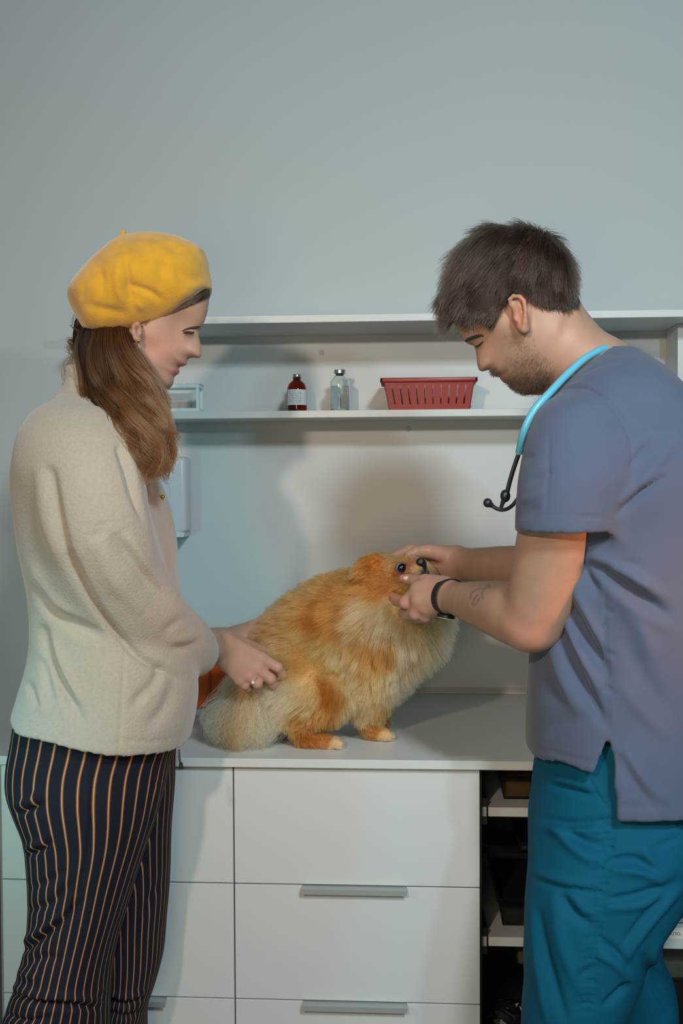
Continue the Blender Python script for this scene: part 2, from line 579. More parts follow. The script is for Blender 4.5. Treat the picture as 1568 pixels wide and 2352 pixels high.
# amber vial with a printed label
def label_mat():
    m = mat('printed_label', (214, 222, 226), 0.5)
    nt = m.node_tree; b = nt.nodes['Principled BSDF']
    tc = nt.nodes.new('ShaderNodeTexCoord')
    sp = nt.nodes.new('ShaderNodeSeparateXYZ'); nt.links.new(tc.outputs['Generated'], sp.inputs[0])
    def mth(op, a, bb=None):
        n = nt.nodes.new('ShaderNodeMath'); n.operation = op
        for i, x in enumerate((a, bb)):
            if x is None: continue
            if isinstance(x, (int, float)): n.inputs[i].default_value = x
            else: nt.links.new(x, n.inputs[i])
        return n.outputs[0]
    rows = mth('MULTIPLY', sp.outputs['Z'], 14.0)
    fr = mth('FRACT', rows)
    line = mth('MULTIPLY', mth('GREATER_THAN', fr, 0.32), mth('LESS_THAN', fr, 0.62))
    nz = nt.nodes.new('ShaderNodeTexNoise'); nz.inputs['Scale'].default_value = 1.0
    cb = nt.nodes.new('ShaderNodeCombineXYZ')
    nt.links.new(mth('MULTIPLY', sp.outputs['X'], 34.0), cb.inputs[0])
    nt.links.new(mth('MULTIPLY', mth('FLOOR', rows), 7.3), cb.inputs[1])
    nt.links.new(cb.outputs[0], nz.inputs['Vector'])
    ink = mth('MULTIPLY', line, mth('GREATER_THAN', nz.outputs['Fac'], 0.42))
    inx = mth('MULTIPLY', mth('GREATER_THAN', sp.outputs['X'], 0.16), mth('LESS_THAN', sp.outputs['X'], 0.76))
    inz = mth('MULTIPLY', mth('GREATER_THAN', sp.outputs['Z'], 0.08), mth('LESS_THAN', sp.outputs['Z'], 0.95))
    ink = mth('MULTIPLY', ink, mth('MULTIPLY', inx, inz))
    blue = mth('MULTIPLY', mth('LESS_THAN', sp.outputs['X'], 0.09), mth('MULTIPLY', mth('GREATER_THAN', sp.outputs['Z'], 0.15), mth('GREATER_THAN', nz.outputs['Fac'], 0.5)))
    m1 = nt.nodes.new('ShaderNodeMix'); m1.data_type = 'RGBA'
    m1.inputs[6].default_value = (*lin((214, 222, 226)), 1); m1.inputs[7].default_value = (*lin((92, 98, 104)), 1)
    nt.links.new(ink, m1.inputs[0])
    m2 = nt.nodes.new('ShaderNodeMix'); m2.data_type = 'RGBA'
    nt.links.new(blue, m2.inputs[0]); nt.links.new(m1.outputs[2], m2.inputs[6]); m2.inputs[7].default_value = (*lin((60, 150, 190)), 1)
    nt.links.new(m2.outputs[2], b.inputs['Base Color'])
    return m

def vial(px, py, Y, W, H, glassm, label, name, lab=None, liquid=None):
    s = S(Y)
    c = P(px, py, Y); c[2] = SHELF_T + 0.0006
    r = W / s / 2; h = H / s
    t = thing(name, label, 'bottle', tuple(c))
    if lab:
        prof = [(r*0.80, 0), (r*0.96, h*0.015), (r, h*0.05), (r, h*0.55), (r*0.97, h*0.64), (r*0.84, h*0.73), (r*0.60, h*0.80), (r*0.42, h*0.835), (r*0.40, h*0.86), (r*0.40, h*0.91), (r*0.46, h*0.925)]
    else:
        prof = [(r*0.80, 0), (r*0.97, h*0.015), (r, h*0.05), (r, h*0.68), (r*0.99, h*0.715), (r*0.86, h*0.755), (r*0.66, h*0.81), (r*0.46, h*0.855), (r*0.42, h*0.88), (r*0.42, h*0.93), (r*0.5, h*0.94)]
    inner = [(max(a - 0.0017, 0.001), max(z, 0.003)) for a, z in prof[::-1]]
    MB().lathe(prof + inner, c, 48).build('glass_body', glassm, t, True)
    top = h
    z0 = h * (0.885 if lab else 0.905)
    rc = r * (0.40 if lab else 0.58)
    MB().lathe([(rc*0.95, z0), (rc, z0 + 0.0008), (rc, top - 0.0012), (rc*0.93, top), (rc*0.45, top), (rc*0.4, top - 0.0006)], c, 36).build('crimp_cap', M['steel'], t, True)
    MB().lathe([(rc*0.6, z0 - 0.004), (rc*0.6, z0 + 0.002)], c, 24).build('stopper', M['rubber'], t, True)
    if lab:
        MB().lathe([(r + 0.0003, h*0.17), (r + 0.0004, h*0.175), (r + 0.0004, h*0.575), (r + 0.0003, h*0.58)], c, 64).build('paper_label', lab, t, True)
    if liquid:
        rl = r - 0.0019
        MB().lathe([(rl*0.8, 0.0032), (rl, 0.0052), (rl, h*liquid), (rl*0.99, h*liquid + 0.0003)], c, 40).build('liquid', M['water'], t, True)
    return t
vial(682, 940, 2.45, 46, 86, M['amber'], 'brown glass medicine vial with white printed label on lower shelf', 'medicine_vial', label_mat(), None)
vial(780.5, 938, 2.45, 45, 95, M['clear'], 'clear glass vial of liquid with silver cap beside brown vial', 'medicine_vial', None, 0.60)

# red slotted basket: outer wall built as a frame with real slots
def basket():
    Y = 2.42
    a = P(873, 870, Y); b = P(1096, 870, Y)
    zt = P(985, 868, Y)[2]; zb = SHELF_T + 0.0008
    x0, x1 = a[0], b[0]
    xb0 = P(893, 935, Y)[0]; xb1 = P(1079, 935, Y)[0]
    y0t, y1t = Y - 0.012, Y + 0.105
    t = thing('red_basket', 'red slotted plastic basket standing on the lower shelf', 'basket', ((x0+x1)/2, Y + 0.04, zb))
    m = MB()
    th = 0.0024
    H = zt - zb
    zs = [zb, zb + H*0.17, zb + H*0.78, zt - 0.001]
    def quad_wall(p0, p1, q0, q1, inward, nslot, slot_w):
        """wall from bottom edge p0-p1 to top edge q0-q1 with nslot slots between heights .17 and .78"""
        p0, p1, q0, q1 = map(Vector, (p0, p1, q0, q1)); inward = Vector(inward)
        def pt(u, vv): return (p0.lerp(p1, u)).lerp(q0.lerp(q1, u), vv)
        us = [0.0]
        for i in range(nslot):
            c = 0.085 + (0.83) * i / max(nslot - 1, 1)
            us += [c - slot_w/2, c + slot_w/2]
        us.append(1.0)
        vs = [0.0, 0.17, 0.78, 1.0]
        cells = []
        for i in range(len(us) - 1):
            for j in range(3):
                if j == 1 and i % 2 == 1: continue
                cells.append((us[i], us[i+1], vs[j], vs[j+1]))
        for u0, u1, v0, v1 in cells:
            o = [pt(u0, v0), pt(u1, v0), pt(u1, v1), pt(u0, v1)]
            A = [m.bm.verts.new(k) for k in o]; B = [m.bm.verts.new(k + inward * th) for k in o]
            m.bm.faces.new(A); m.bm.faces.new(B[::-1])
            for k in range(4):
                m.bm.faces.new((A[(k+1) % 4], A[k], B[k], B[(k+1) % 4]))
    e = 0.006
    fy, by = Y, Y + 0.09
    quad_wall((xb0, fy, zb), (xb1, fy, zb), (x0 + e, fy - 0.008, zt), (x1 - e, fy - 0.008, zt), (0, 1, 0), 10, 0.017)
    quad_wall((xb0, by, zb), (xb1, by, zb), (x0 + e, by + 0.008, zt), (x1 - e, by + 0.008, zt), (0, -1, 0), 10, 0.017)
    quad_wall((xb0, fy, zb), (xb0, by, zb), (x0 + e, fy - 0.008, zt), (x0 + e, by + 0.008, zt), (1, 0, 0), 4, 0.05)
    quad_wall((xb1, fy, zb), (xb1, by, zb), (x1 - e, fy - 0.008, zt), (x1 - e, by + 0.008, zt), (-1, 0, 0), 4, 0.05)
    m.box((xb0, fy, zb), (xb1, by, zb + 0.002))
    m.build('basket_body', M['red'], t)
    r = MB()
    for lo, hi in (((x0, fy - 0.013, zt - 0.010), (x1, fy - 0.007, zt)), ((x0, by + 0.007, zt - 0.010), (x1, by + 0.013, zt)),
                   ((x0, fy - 0.013, zt - 0.010), (x0 + 0.007, by + 0.013, zt)), ((x1 - 0.007, fy - 0.013, zt - 0.010), (x1, by + 0.013, zt))):
        r.box(lo, hi, 0.0022, 2)
    r.build('rolled_rim', M['red'], t, True)
    # things in the basket seen through the slots
    for i, (fx, hh, c) in enumerate(((0.12, 0.024, 'beige'), (0.30, 0.022, 'beige'), (0.68, 0.021, 'white'), (0.80, 0.020, 'white'), (0.93, 0.026, 'steel'))):
        x = xb0 + (xb1 - xb0) * fx
        o = MB().tube([(x - 0.01, fy + 0.022 + 0.002 * i, zb + 0.0085), (x + 0.012, fy + 0.03, zb + 0.0090)], 0.006, 12).sphere((x + 0.012, fy + 0.03, zb + 0.009), 0.0058).build('small_ampoule', M[c], None, True)
        tag(o, ['pale ampoule seen through the first slots of the red basket', 'pale ampoule seen through the fourth slot of red basket', 'white ampoule behind the eighth slot of red basket',
                'white ampoule behind the ninth slot of red basket', 'silver ampoule behind the last slot of red basket'][i], 'ampoule', 'ampoules in the red basket')
basket()

# small clear acrylic rack on the shelf
def rack():
    Y = 2.415
    x1 = P(457, 900, Y)[0]; x0 = x1 - 0.105
    zt = P(440, 881, Y)[2]; zb = SHELF_T + 0.0005
    t = thing('acrylic_rack', 'clear acrylic rack with white trim at the left of the lower shelf', 'rack', ((x0+x1)/2, Y, zb))
    mw = mat('frosted_acrylic', (214, 226, 226), 0.25)
    MB().box((x0, Y, zt - 0.010), (x1, Y + 0.055, zt), 0.001, 1).build('top_plate', mw, t)
    MB().box((x0, Y, zb), (x1, Y + 0.055, zb + 0.009), 0.001, 1).build('base_plate', mw, t)
    for x in (x0 + 0.004, x1 - 0.004):
        for y in (Y + 0.004, Y + 0.051):
            MB().box((x - 0.0032, y - 0.0032, zb + 0.009), (x + 0.0032, y + 0.0032, zt - 0.010)).build('post', mw, t)
    g = MB()
    for i in range(5):
        g.lathe([(0.0065, -0.0015), (0.0065, 0.0015)], (x0 + 0.014 + i * 0.0195, Y + 0.03, zt + 0.0016), 18)
    g.build('hole_collar', M['acrylic'], t, True)
    MB().box((x1 - 0.004, Y - 0.0015, zt - 0.001), (x1 + 0.0015, Y + 0.0565, zt + 0.002)).build('end_strip', mw, t)
rack()

# wall dispenser
def dispenser():
    Yf = WALL_Y - 0.012
    x1 = P(441, 1150, Yf)[0]; x0 = x1 - 0.26
    zt = P(430, 1050, Yf)[2]; zb = P(430, 1232, Yf)[2]
    t = thing('towel_dispenser', 'white plastic paper towel dispenser on the wall behind the woman', 'dispenser', ((x0+x1)/2, Yf, zb))
    D = 0.075
    m = MB()
    m.box((x0, Yf - D, zb + 0.012), (x1, Yf - 0.0005, zt), 0.012, 4)
    m.build('housing', M['dispenser'], t, True)
    m = MB(); m.box((x0 + 0.03, Yf - D - 0.002, zb + 0.025), (x1 - 0.032, Yf - D + 0.004, zt - 0.012), 0.002, 2)
    m.build('front_cover', M['disp_win'], t, True)
    m = MB(); m.prism([(x0 + 0.012, zb + 0.002), (x1 - 0.006, zb + 0.002), (x1 - 0.002, zb + 0.012), (x1 - 0.02, zb + 0.016), (x1 - 0.036, zb + 0.026), (x0 + 0.03, zb + 0.026)], Yf - D - 0.004, Yf - 0.004)
    m.build('lower_lip', M['dispenser'], t)
    m = MB(); m.box((x0 + 0.05, Yf - D - 0.003, zb - 0.0), (x1 - 0.04, Yf - D + 0.03, zb + 0.002)); m.build('paper_slot', M['rubber'], t)
dispenser()

# ------------------------------------------------------------------ worktop and cabinets
xw0 = P(0, 1711, (TOP - CAM_Z) / ((P(0, 1711, 1.0)[2] - CAM_Z)))[0]
wt = MB().box((xw0, CF, TOP - 0.0165), (2.2, WALL_Y - 0.0005, TOP), 0.001, 1).build('worktop', M['white'])
tag(wt, 'long white laminate worktop the dog stands on', 'worktop')
zt1 = P(1080, 1576, WALL_Y)[2]
m = MB()
prof = [(WALL_Y - 0.0005, TOP + 0.0005), (WALL_Y - 0.020, TOP + 0.0005), (WALL_Y - 0.019, TOP + 0.004), (WALL_Y - 0.014, zt1 - 0.004), (WALL_Y - 0.0125, zt1), (WALL_Y - 0.0005, zt1)]
a = [m.bm.verts.new((xw0, y, z)) for y, z in prof]; b = [m.bm.verts.new((2.2, y, z)) for y, z in prof]
m.bm.faces.new(a); m.bm.faces.new(b[::-1])
for i in range(len(prof)):
    m.bm.faces.new((a[(i+1) % len(prof)], a[i], b[i], b[(i+1) % len(prof)]))
struct(m.build('trim_1', mat('grey_cove_strip', (186, 186, 182), 0.4)))

DF = CF + 0.015                      # drawer front plane
def zf(px, py): return P(px, py, DF)[2]
def xf(px, py): return P(px, py, DF)[0]
cab_floor = 0.10
def cabinet(x0, x1, zlines, label, handles):
    t = thing('drawer_cabinet', label, 'cabinet', ((x0+x1)/2, DF + 0.3, 0.0))
    m = MB()
    yb = WALL_Y - 0.03
    zt = TOP - 0.018
    m.box((x0, DF + 0.019, cab_floor), (x0 + 0.016, yb, zt)).box((x1 - 0.016, DF + 0.019, cab_floor), (x1, yb, zt))
    m.box((x0 + 0.016, DF + 0.019, cab_floor), (x1 - 0.016, yb, cab_floor + 0.016)).box((x0 + 0.016, yb - 0.008, cab_floor + 0.016), (x1 - 0.016, yb, zt))
    m.box((x0 + 0.016, DF + 0.025, zt - 0.06), (x1 - 0.016, DF + 0.041, zt))
    m.build('carcass', M['carcass'], t)
    MB().box((x0, DF + 0.06, 0.0), (x1, DF + 0.076, cab_floor)).build('plinth', M['white'], t)
    g = 0.0012
    for i in range(len(zlines) - 1):
        d = MB().box((x0 + g, DF, zlines[i+1] + g), (x1 - g, DF + 0.018, zlines[i] - g), 0.0008, 1).build('drawer_front', M['white'], t)
        if handles and i > 0:
            hw = 0.195 if (x1 - x0) > 0.4 else 0.12
            hx = (x0 + x1) / 2 - (0.004 if (x1 - x0) > 0.4 else 0)
            zt_ = zlines[i] - g
            pr = [(DF + 0.004, zt_ + 0.0008), (DF - 0.013, zt_ + 0.0006), (DF - 0.0165, zt_ - 0.001), (DF - 0.0165, zt_ - 0.0105), (DF - 0.0145, zt_ - 0.0105), (DF - 0.0145, zt_ - 0.003), (DF + 0.004, zt_ - 0.0002)]
            h = MB()
            A = [h.bm.verts.new((hx - hw/2, y, z)) for y, z in pr]; B = [h.bm.verts.new((hx + hw/2, y, z)) for y, z in pr]
            h.bm.faces.new(A); h.bm.faces.new(B[::-1])
            for k in range(len(pr)):
                h.bm.faces.new((A[(k+1) % len(pr)], A[k], B[k], B[(k+1) % len(pr)]))
            h.build('drawer_handle', M['alu'], d)
    return t
xa = xf(537.5, 2030); xb = xf(1103, 2040); xl = xf(4, 2020)
z1 = zf(820, 2034.5); z2 = zf(820, 2301)
zl = [TOP - 0.0185, z1, z2, z2 - (z1 - z2), cab_floor]
cabinet(xa, xb, zl, 'white cabinet with wide drawers and aluminium edge handles below dog', True)
cabinet(xl, xa, zl, 'white drawer cabinet behind the woman in striped trousers', True)

# open cabinet with pull-out shelves behind the man
xo0, xo1 = xb, xb + 0.60
oc = thing('open_cabinet', 'dark open cabinet with pull-out shelves behind the man', 'cabinet', ((xo0+xo1)/2, DF + 0.3, 0.0))
m = MB(); yb = WALL_Y - 0.03; zt = TOP - 0.018
m.box((xo0 + 0.0005, DF + 0.012, 0.0), (xo0 + 0.0035, yb, zt)).box((xo1 - 0.016, DF + 0.002, 0.0), (xo1, yb, zt))
m.box((xo0 + 0.0165, DF + 0.002, 0.04), (xo1 - 0.016, yb, 0.056)).box((xo0 + 0.0165, yb - 0.008, 0.056), (xo1 - 0.016, yb, zt))
m.build('carcass', M['carcass'], oc)
def pullout(z_top, th, x0, x1, yf, drop=0.0):
    MB().box((x0, yf, z_top - th), (x1, yf + 0.45, z_top), 0.0008, 1).build('pull_out_shelf', M['white'], oc)
    r = MB()
    for (a, b, c, d) in ((0.0, 0.006, -0.014, 0.014), (0.006, 0.010, -0.007, 0.010)):
        r.box((x0 - 0.0165 + a, yf + 0.001, z_top - th/2 + c), (x0 - 0.0165 + b, yf + 0.44, z_top - th/2 + d))
    r.box((x0 - 0.012, yf + 0.0005, z_top - th/2 - 0.024), (x0 - 0.002, yf + 0.006, z_top - th/2 + 0.026))
    r.build('slide_rail', M['black'], oc)
    MB().box((x0 - 0.0115, yf - 0.0015, z_top - th/2 - 0.008), (x0 - 0.0035, yf + 0.0005, z_top - th/2 + 0.010)).build('rail_latch', M['alu'], oc)
yo = DF + 0.03
def zo(py): return P(1160, py, yo)[2]
sx = P(1121, 1866, yo)[0]
za = zo(1855); zb_ = zo(2153)
pullout(za, 0.0175, sx, sx + 0.23, yo)
pullout(zb_, 0.0175, sx, sx + 0.23, yo)

def tray(cx, cy0, z0, w, d, h, label, fill=None, fillc=None, dr=0.008):
    t = thing('storage_tray', label, 'tray', (cx, cy0 + d/2, z0))
    m = MB()
    th = 0.0018
    lo = [(cx - w/2, cy0), (cx + w/2, cy0), (cx + w/2, cy0 + d), (cx - w/2, cy0 + d)]
    def ring(off, z): return [m.bm.verts.new((cx + sx_ * (w/2 + off), cy0 + d/2 + sy_ * (d/2 + off), z)) for sx_, sy_ in ((-1, -1), (1, -1), (1, 1), (-1, 1))]
    R = [ring(-dr, z0), ring(0.0, z0 + h), ring(0.004, z0 + h), ring(0.004, z0 + h + 0.004), ring(-th, z0 + h + 0.004), ring(-dr - th, z0 + th)]
    for A, B in zip(R, R[1:]):
        for i in range(4):
            m.bm.faces.new((A[i], A[(i+1) % 4], B[(i+1) % 4], B[i]))
    m.bm.faces.new(R[0][::-1]); m.bm.faces.new(R[-1])
    m.build('tray_body', M['plastic_box'], t)
    if fill:
        MB().box((cx - w/2 + 0.012, cy0 + 0.012, z0 + 0.003), (cx + w/2 - 0.012, cy0 + d - 0.012, z0 + fill), 0.004, 2).build('contents', M[fillc or 'brown'], t, True)
    return t
tx = P(1222, 1820, yo + 0.05)[0]
tray(tx, yo + 0.045, za + 0.0005, 0.125, 0.30, 0.045, 'clear storage tray on the upper pull-out shelf beside the man', 0.034, 'brown')
tray(tx + 0.0, yo + 0.045, zb_ + 0.0005, 0.130, 0.30, 0.05, 'clear storage tray on the lower pull-out shelf beside the man', 0.03, 'carcass')
# deep boxes hanging below each shelf (they drop through the shelf openings at the right)
zc1 = zo(1987)
tray(P(1255, 1930, yo + 0.05)[0], yo + 0.06, zc1, 0.12, 0.2, za - 0.019 - zc1 - 0.006, 'deep clear box under the upper pull-out shelf', 0.02, 'carcass', 0.014)
zc2 = zo(2258)
tray(P(1240, 2220, yo + 0.05)[0], yo + 0.06, zc2, 0.105, 0.2, zb_ - 0.019 - zc2 - 0.006, 'deep clear box of wrapped supplies under lower pull-out shelf', 0.03, 'beige', 0.008)
# right hand part: labelled front with wrapped supplies
x2 = P(1500, 2150, yo)[0]; x3 = x2 + 0.09
lf = MB().box((x2, yo - 0.004, P(1545, 2178, yo)[2]), (x3, yo + 0.40, P(1545, 2129, yo)[2]), 0.001, 1).build('labelled_drawer', M['white'], oc)
MB().box((x2 + 0.001, yo - 0.0046, P(1545, 2154, yo)[2]), (x3 - 0.001, yo - 0.0041, P(1545, 2134, yo)[2])).build('paper_strip', mat('paper_strip', (226, 226, 222), 0.7), lf)
fc = bpy.data.curves.new('label_lettering', 'FONT'); fc.body = 'ТЕКЛО, А'; fc.size = 0.0078; fc.extrude = 0.0001
fc.materials.append(M['black'])
fo = bpy.data.objects.new('label_lettering', fc); COL.objects.link(fo)
pl = P(1520.5, 2147.5, yo - 0.0048)
fo.rotation_euler = (math.pi/2, 0, 0); fo.location = tuple(pl); fo.scale = (1.25, 1, 1)
bpy.context.view_layer.update()
lm = bpy.data.meshes.new_from_object(fo)
for v_ in lm.vertices: v_.co = fo.matrix_basis @ v_.co
bpy.data.objects.remove(fo)
fo = bpy.data.objects.new('label_lettering', lm); COL.objects.link(fo)
attach(fo, lf)
MB().box((x2, yo + 0.01, P(1545, 2124, yo)[2]), (x3, yo + 0.3, P(1545, 2109, yo)[2]), 0.001, 1).build('grey_tray_edge', mat('grey_plastic', (128, 134, 138), 0.5), oc)
zq = P(1545, 2268, yo)[2]
tray(P(1560, 2230, yo + 0.03)[0] , yo + 0.02, zq, 0.10, 0.22, P(1545, 2180, yo)[2] - zq - 0.008, 'clear box of beige wrapped supplies at right of the man', 0.035, 'beige', 0.004)
zq = P(1545, 2100, yo)[2]
o = MB().box((x2 + 0.005, yo + 0.03, P(1545, 2107, yo)[2]), (x3, yo + 0.2, P(1545, 2050, yo)[2]), 0.008, 3).build('card_box', M['brown'], None, True)
tag(o, 'brown card box above the labelled drawer behind the man', 'box')
# crumpled foil wrap at the bottom of the open cabinet
o = MB().sphere(P(1165, 2330, yo + 0.10), 0.034, (1.2, 1, 0.8), 16, 12)
for v_ in o.bm.verts:
    v_.co += Vector((random.uniform(-1, 1), random.uniform(-1, 1), random.uniform(-1, 1))) * 0.006
o = o.build('crumpled_bag', mat('black_bag', (26, 26, 28), 0.22), None)
tag(o, 'crumpled shiny black bag at the bottom of the open cabinet', 'bag')

# orange container behind the dog's tail
def orange():
    c = P(452, 1618, 2.41); c[2] = TOP + 0.004
    t = thing('orange_container', 'round orange plastic container on the worktop behind the dog tail', 'container', tuple(c))
    R = 0.095
    prof = [(R*0.72, 0.0), (R*0.78, 0.003), (R*0.92, 0.03), (R, 0.075), (R*0.97, 0.105), (R*0.82, 0.135), (R*0.5, 0.155), (0.001, 0.16)]
    MB().lathe(prof, c, 64).build('container_body', M['orange'], t, True)
    for k in range(9):
        a = 2 * math.pi * (k + 0.47) / 9
        pts = [(c[0] + math.cos(a) * (r_ + 0.0006), c[1] + math.sin(a) * (r_ + 0.0006), c[2] + z_) for r_, z_ in path(np.array([[r, z, 0] for r, z in prof]), 16)[1:-1, :2]]
        MB().tube(pts, 0.0032, 8).build('rib', M['orange_d'], t, True)
    for k in range(4):
        a = 2 * math.pi * (k + 0.29) / 4 + 0.1
        x, y = c[0] + math.cos(a) * R * 0.74, c[1] + math.sin(a) * R * 0.74
        MB().box((x - 0.005, y - 0.003, TOP + 0.0004), (x + 0.005, y + 0.003, c[2] + 0.004)).build('foot', M['orange'], t)
orange()
# ------------------------------------------------------------------ heads: a traced profile given its real breadth
HEAD_W = [(-.085,.05,.046),(-.075,.0,.050),(-.05,.05,.074),(0,.06,.077),(0,.11,.062),(.05,.11,.056),(.05,.06,.067),(.085,.08,.050),
          (.102,.055,.036),(.03,.02,.070),(.055,0,.065),(.082,.020,.044),(.100,.034,.022),(.099,.022,.0115),(.106,.006,.0105),
          (.116,-.006,.0125),(.103,-.014,.0175),(.092,0,.0215),(.078,-.008,.046),(.096,-.030,.026),(.078,-.034,.041),(.092,-.046,.024),
          (.062,-.045,.051),(.088,-.078,.024),(.07,-.085,.034),(.035,-.06,.054),(0,-.05,.057),(.03,-.085,.044),(-.03,-.03,.054)]
HEAD_REF = [(0, 0), (.098, .030), (.118, -.008), (.088, -.085)]     # tragus, nasion, nose tip, chin

def fit(refs, pxs):
    """similarity (with mirror if needed) from head coordinates to photo pixels"""
    A = np.array([complex(a, b) for a, b in refs]); B = np.array([complex(x, -y) for x, y in pxs])
    if B[2].real < B[0].real:
        A = np.conj(A) * -1                      # faces left
        mir = True
    else:
        mir = False
    a0, b0 = A.mean(), B.mean()
    k = ((B - b0) * np.conj(A - a0)).sum() / (abs(A - a0)**2).sum()
    def f(a, b):
        zz = complex(a, b)
        if mir: zz = -zz.conjugate()
        q = k * (zz - a0) + b0
        return (q.real, -q.imag)
    f.scale = abs(k)
    return f

def poly_sd(X, Z, poly):
    """signed distance (positive inside) of grid points to a closed polygon"""
    best = np.full(X.shape, 1e9); ins = np.zeros(X.shape, bool)
    n = len(poly)
    for i in range(n):
        a, b = poly[i], poly[(i+1) % n]
        e = b - a
        px, pz = X - a[0], Z - a[1]
        t = np.clip((px*e[0] + pz*e[1]) / (e @ e + 1e-12), 0, 1)
        best = np.minimum(best, (px - t*e[0])**2 + (pz - t*e[1])**2)
        c = (a[1] > Z) != (b[1] > Z)
        with np.errstate(divide='ignore', invalid='ignore'):
            xx = a[0] + (Z - a[1]) * e[0] / (e[1] if abs(e[1]) > 1e-12 else 1e-12)
        ins ^= c & (X < xx)
    d = np.sqrt(best)
    return np.where(ins, d, -d)

def inflate(f, poly_px, yc, ctrl, sig=0.016, rfac=0.85, rmin=0.008, k=0.004, yoff=None, extra=None, op='add'):
    """add to field f the solid with the given side outline (photo px on plane yc) whose half breadth is
    interpolated from ctrl = [(px,py,half breadth m)]"""
    pp = np.array([P(x, y, yc) for x, y in poly_px])[:, [0, 2]]
    X, Z = np.meshgrid(f.ax[0], f.ax[2], indexing='ij')
    d = poly_sd(X, Z, pp)
    num = np.zeros(X.shape); den = np.zeros(X.shape)
    for x, y, wv in ctrl:
        c = P(x, y, yc)
        g = np.exp(-((X - c[0])**2 + (Z - c[2])**2) / (2 * sig * sig)) + 1e-12 / ((X - c[0])**2 + (Z - c[2])**2 + 1e-3)
        num += g * wv; den += g
    W = num / den
    if extra is not None:
        W = extra(X, Z, W)
    R = np.maximum(rfac * W, rmin)
    hw = np.where(d > 0, W * np.sqrt(np.maximum(1 - (1 - np.clip(d / R, 0, 1))**2, 0)), d)
    yy = (f.ax[1] - yc)[None, :, None]
    D = np.abs(yy) - hw[:, None, :]
    D = np.where(np.abs(D) < 0.2, D, np.sign(D) * 0.2).astype(np.float32)
    # soften the slope so it behaves like a distance near the silhouette
    gx, gz = np.gradient(hw, f.h)
    Dn = D / np.sqrt(1 + np.minimum(gx**2 + gz**2, 9))[:, None, :].astype(np.float32)
    D = D + (Dn - D) * np.exp(-(D / .012)**2)
    sl = tuple(slice(0, n) for n in f.n)
    f.put(sl, D, k, op)

def gauss(X, Z, x, y, yc, s):
    c = P(x, y, yc)
    return np.exp(-((X - c[0])**2 + (Z - c[2])**2) / (2 * s * s))

def blend_tint(v, yc, base, spots):
    """skin colour with soft patches: spots = (px,py,radius px,colour,strength)"""
    uv = proj(v)
    col = np.tile(np.array(lin(base)), (len(v), 1))
    for x, y, r, c, a in spots:
        g = (a * np.exp(-((uv[:, 0] - x)**2 + (uv[:, 1] - y)**2) / (2 * r * r)))[:, None]
        col = col * (1 - g) + np.array(lin(c)) * g
    return col

def C(px, py, Y, r):
    return np.r_[P(px, py, Y), r]
def CH(rows):
    return np.array([C(*r) for r in rows])

SKIN = tint_mat('skin', 0.48, 0.12, 0.08, 420, 0.05, 45, 0.35)

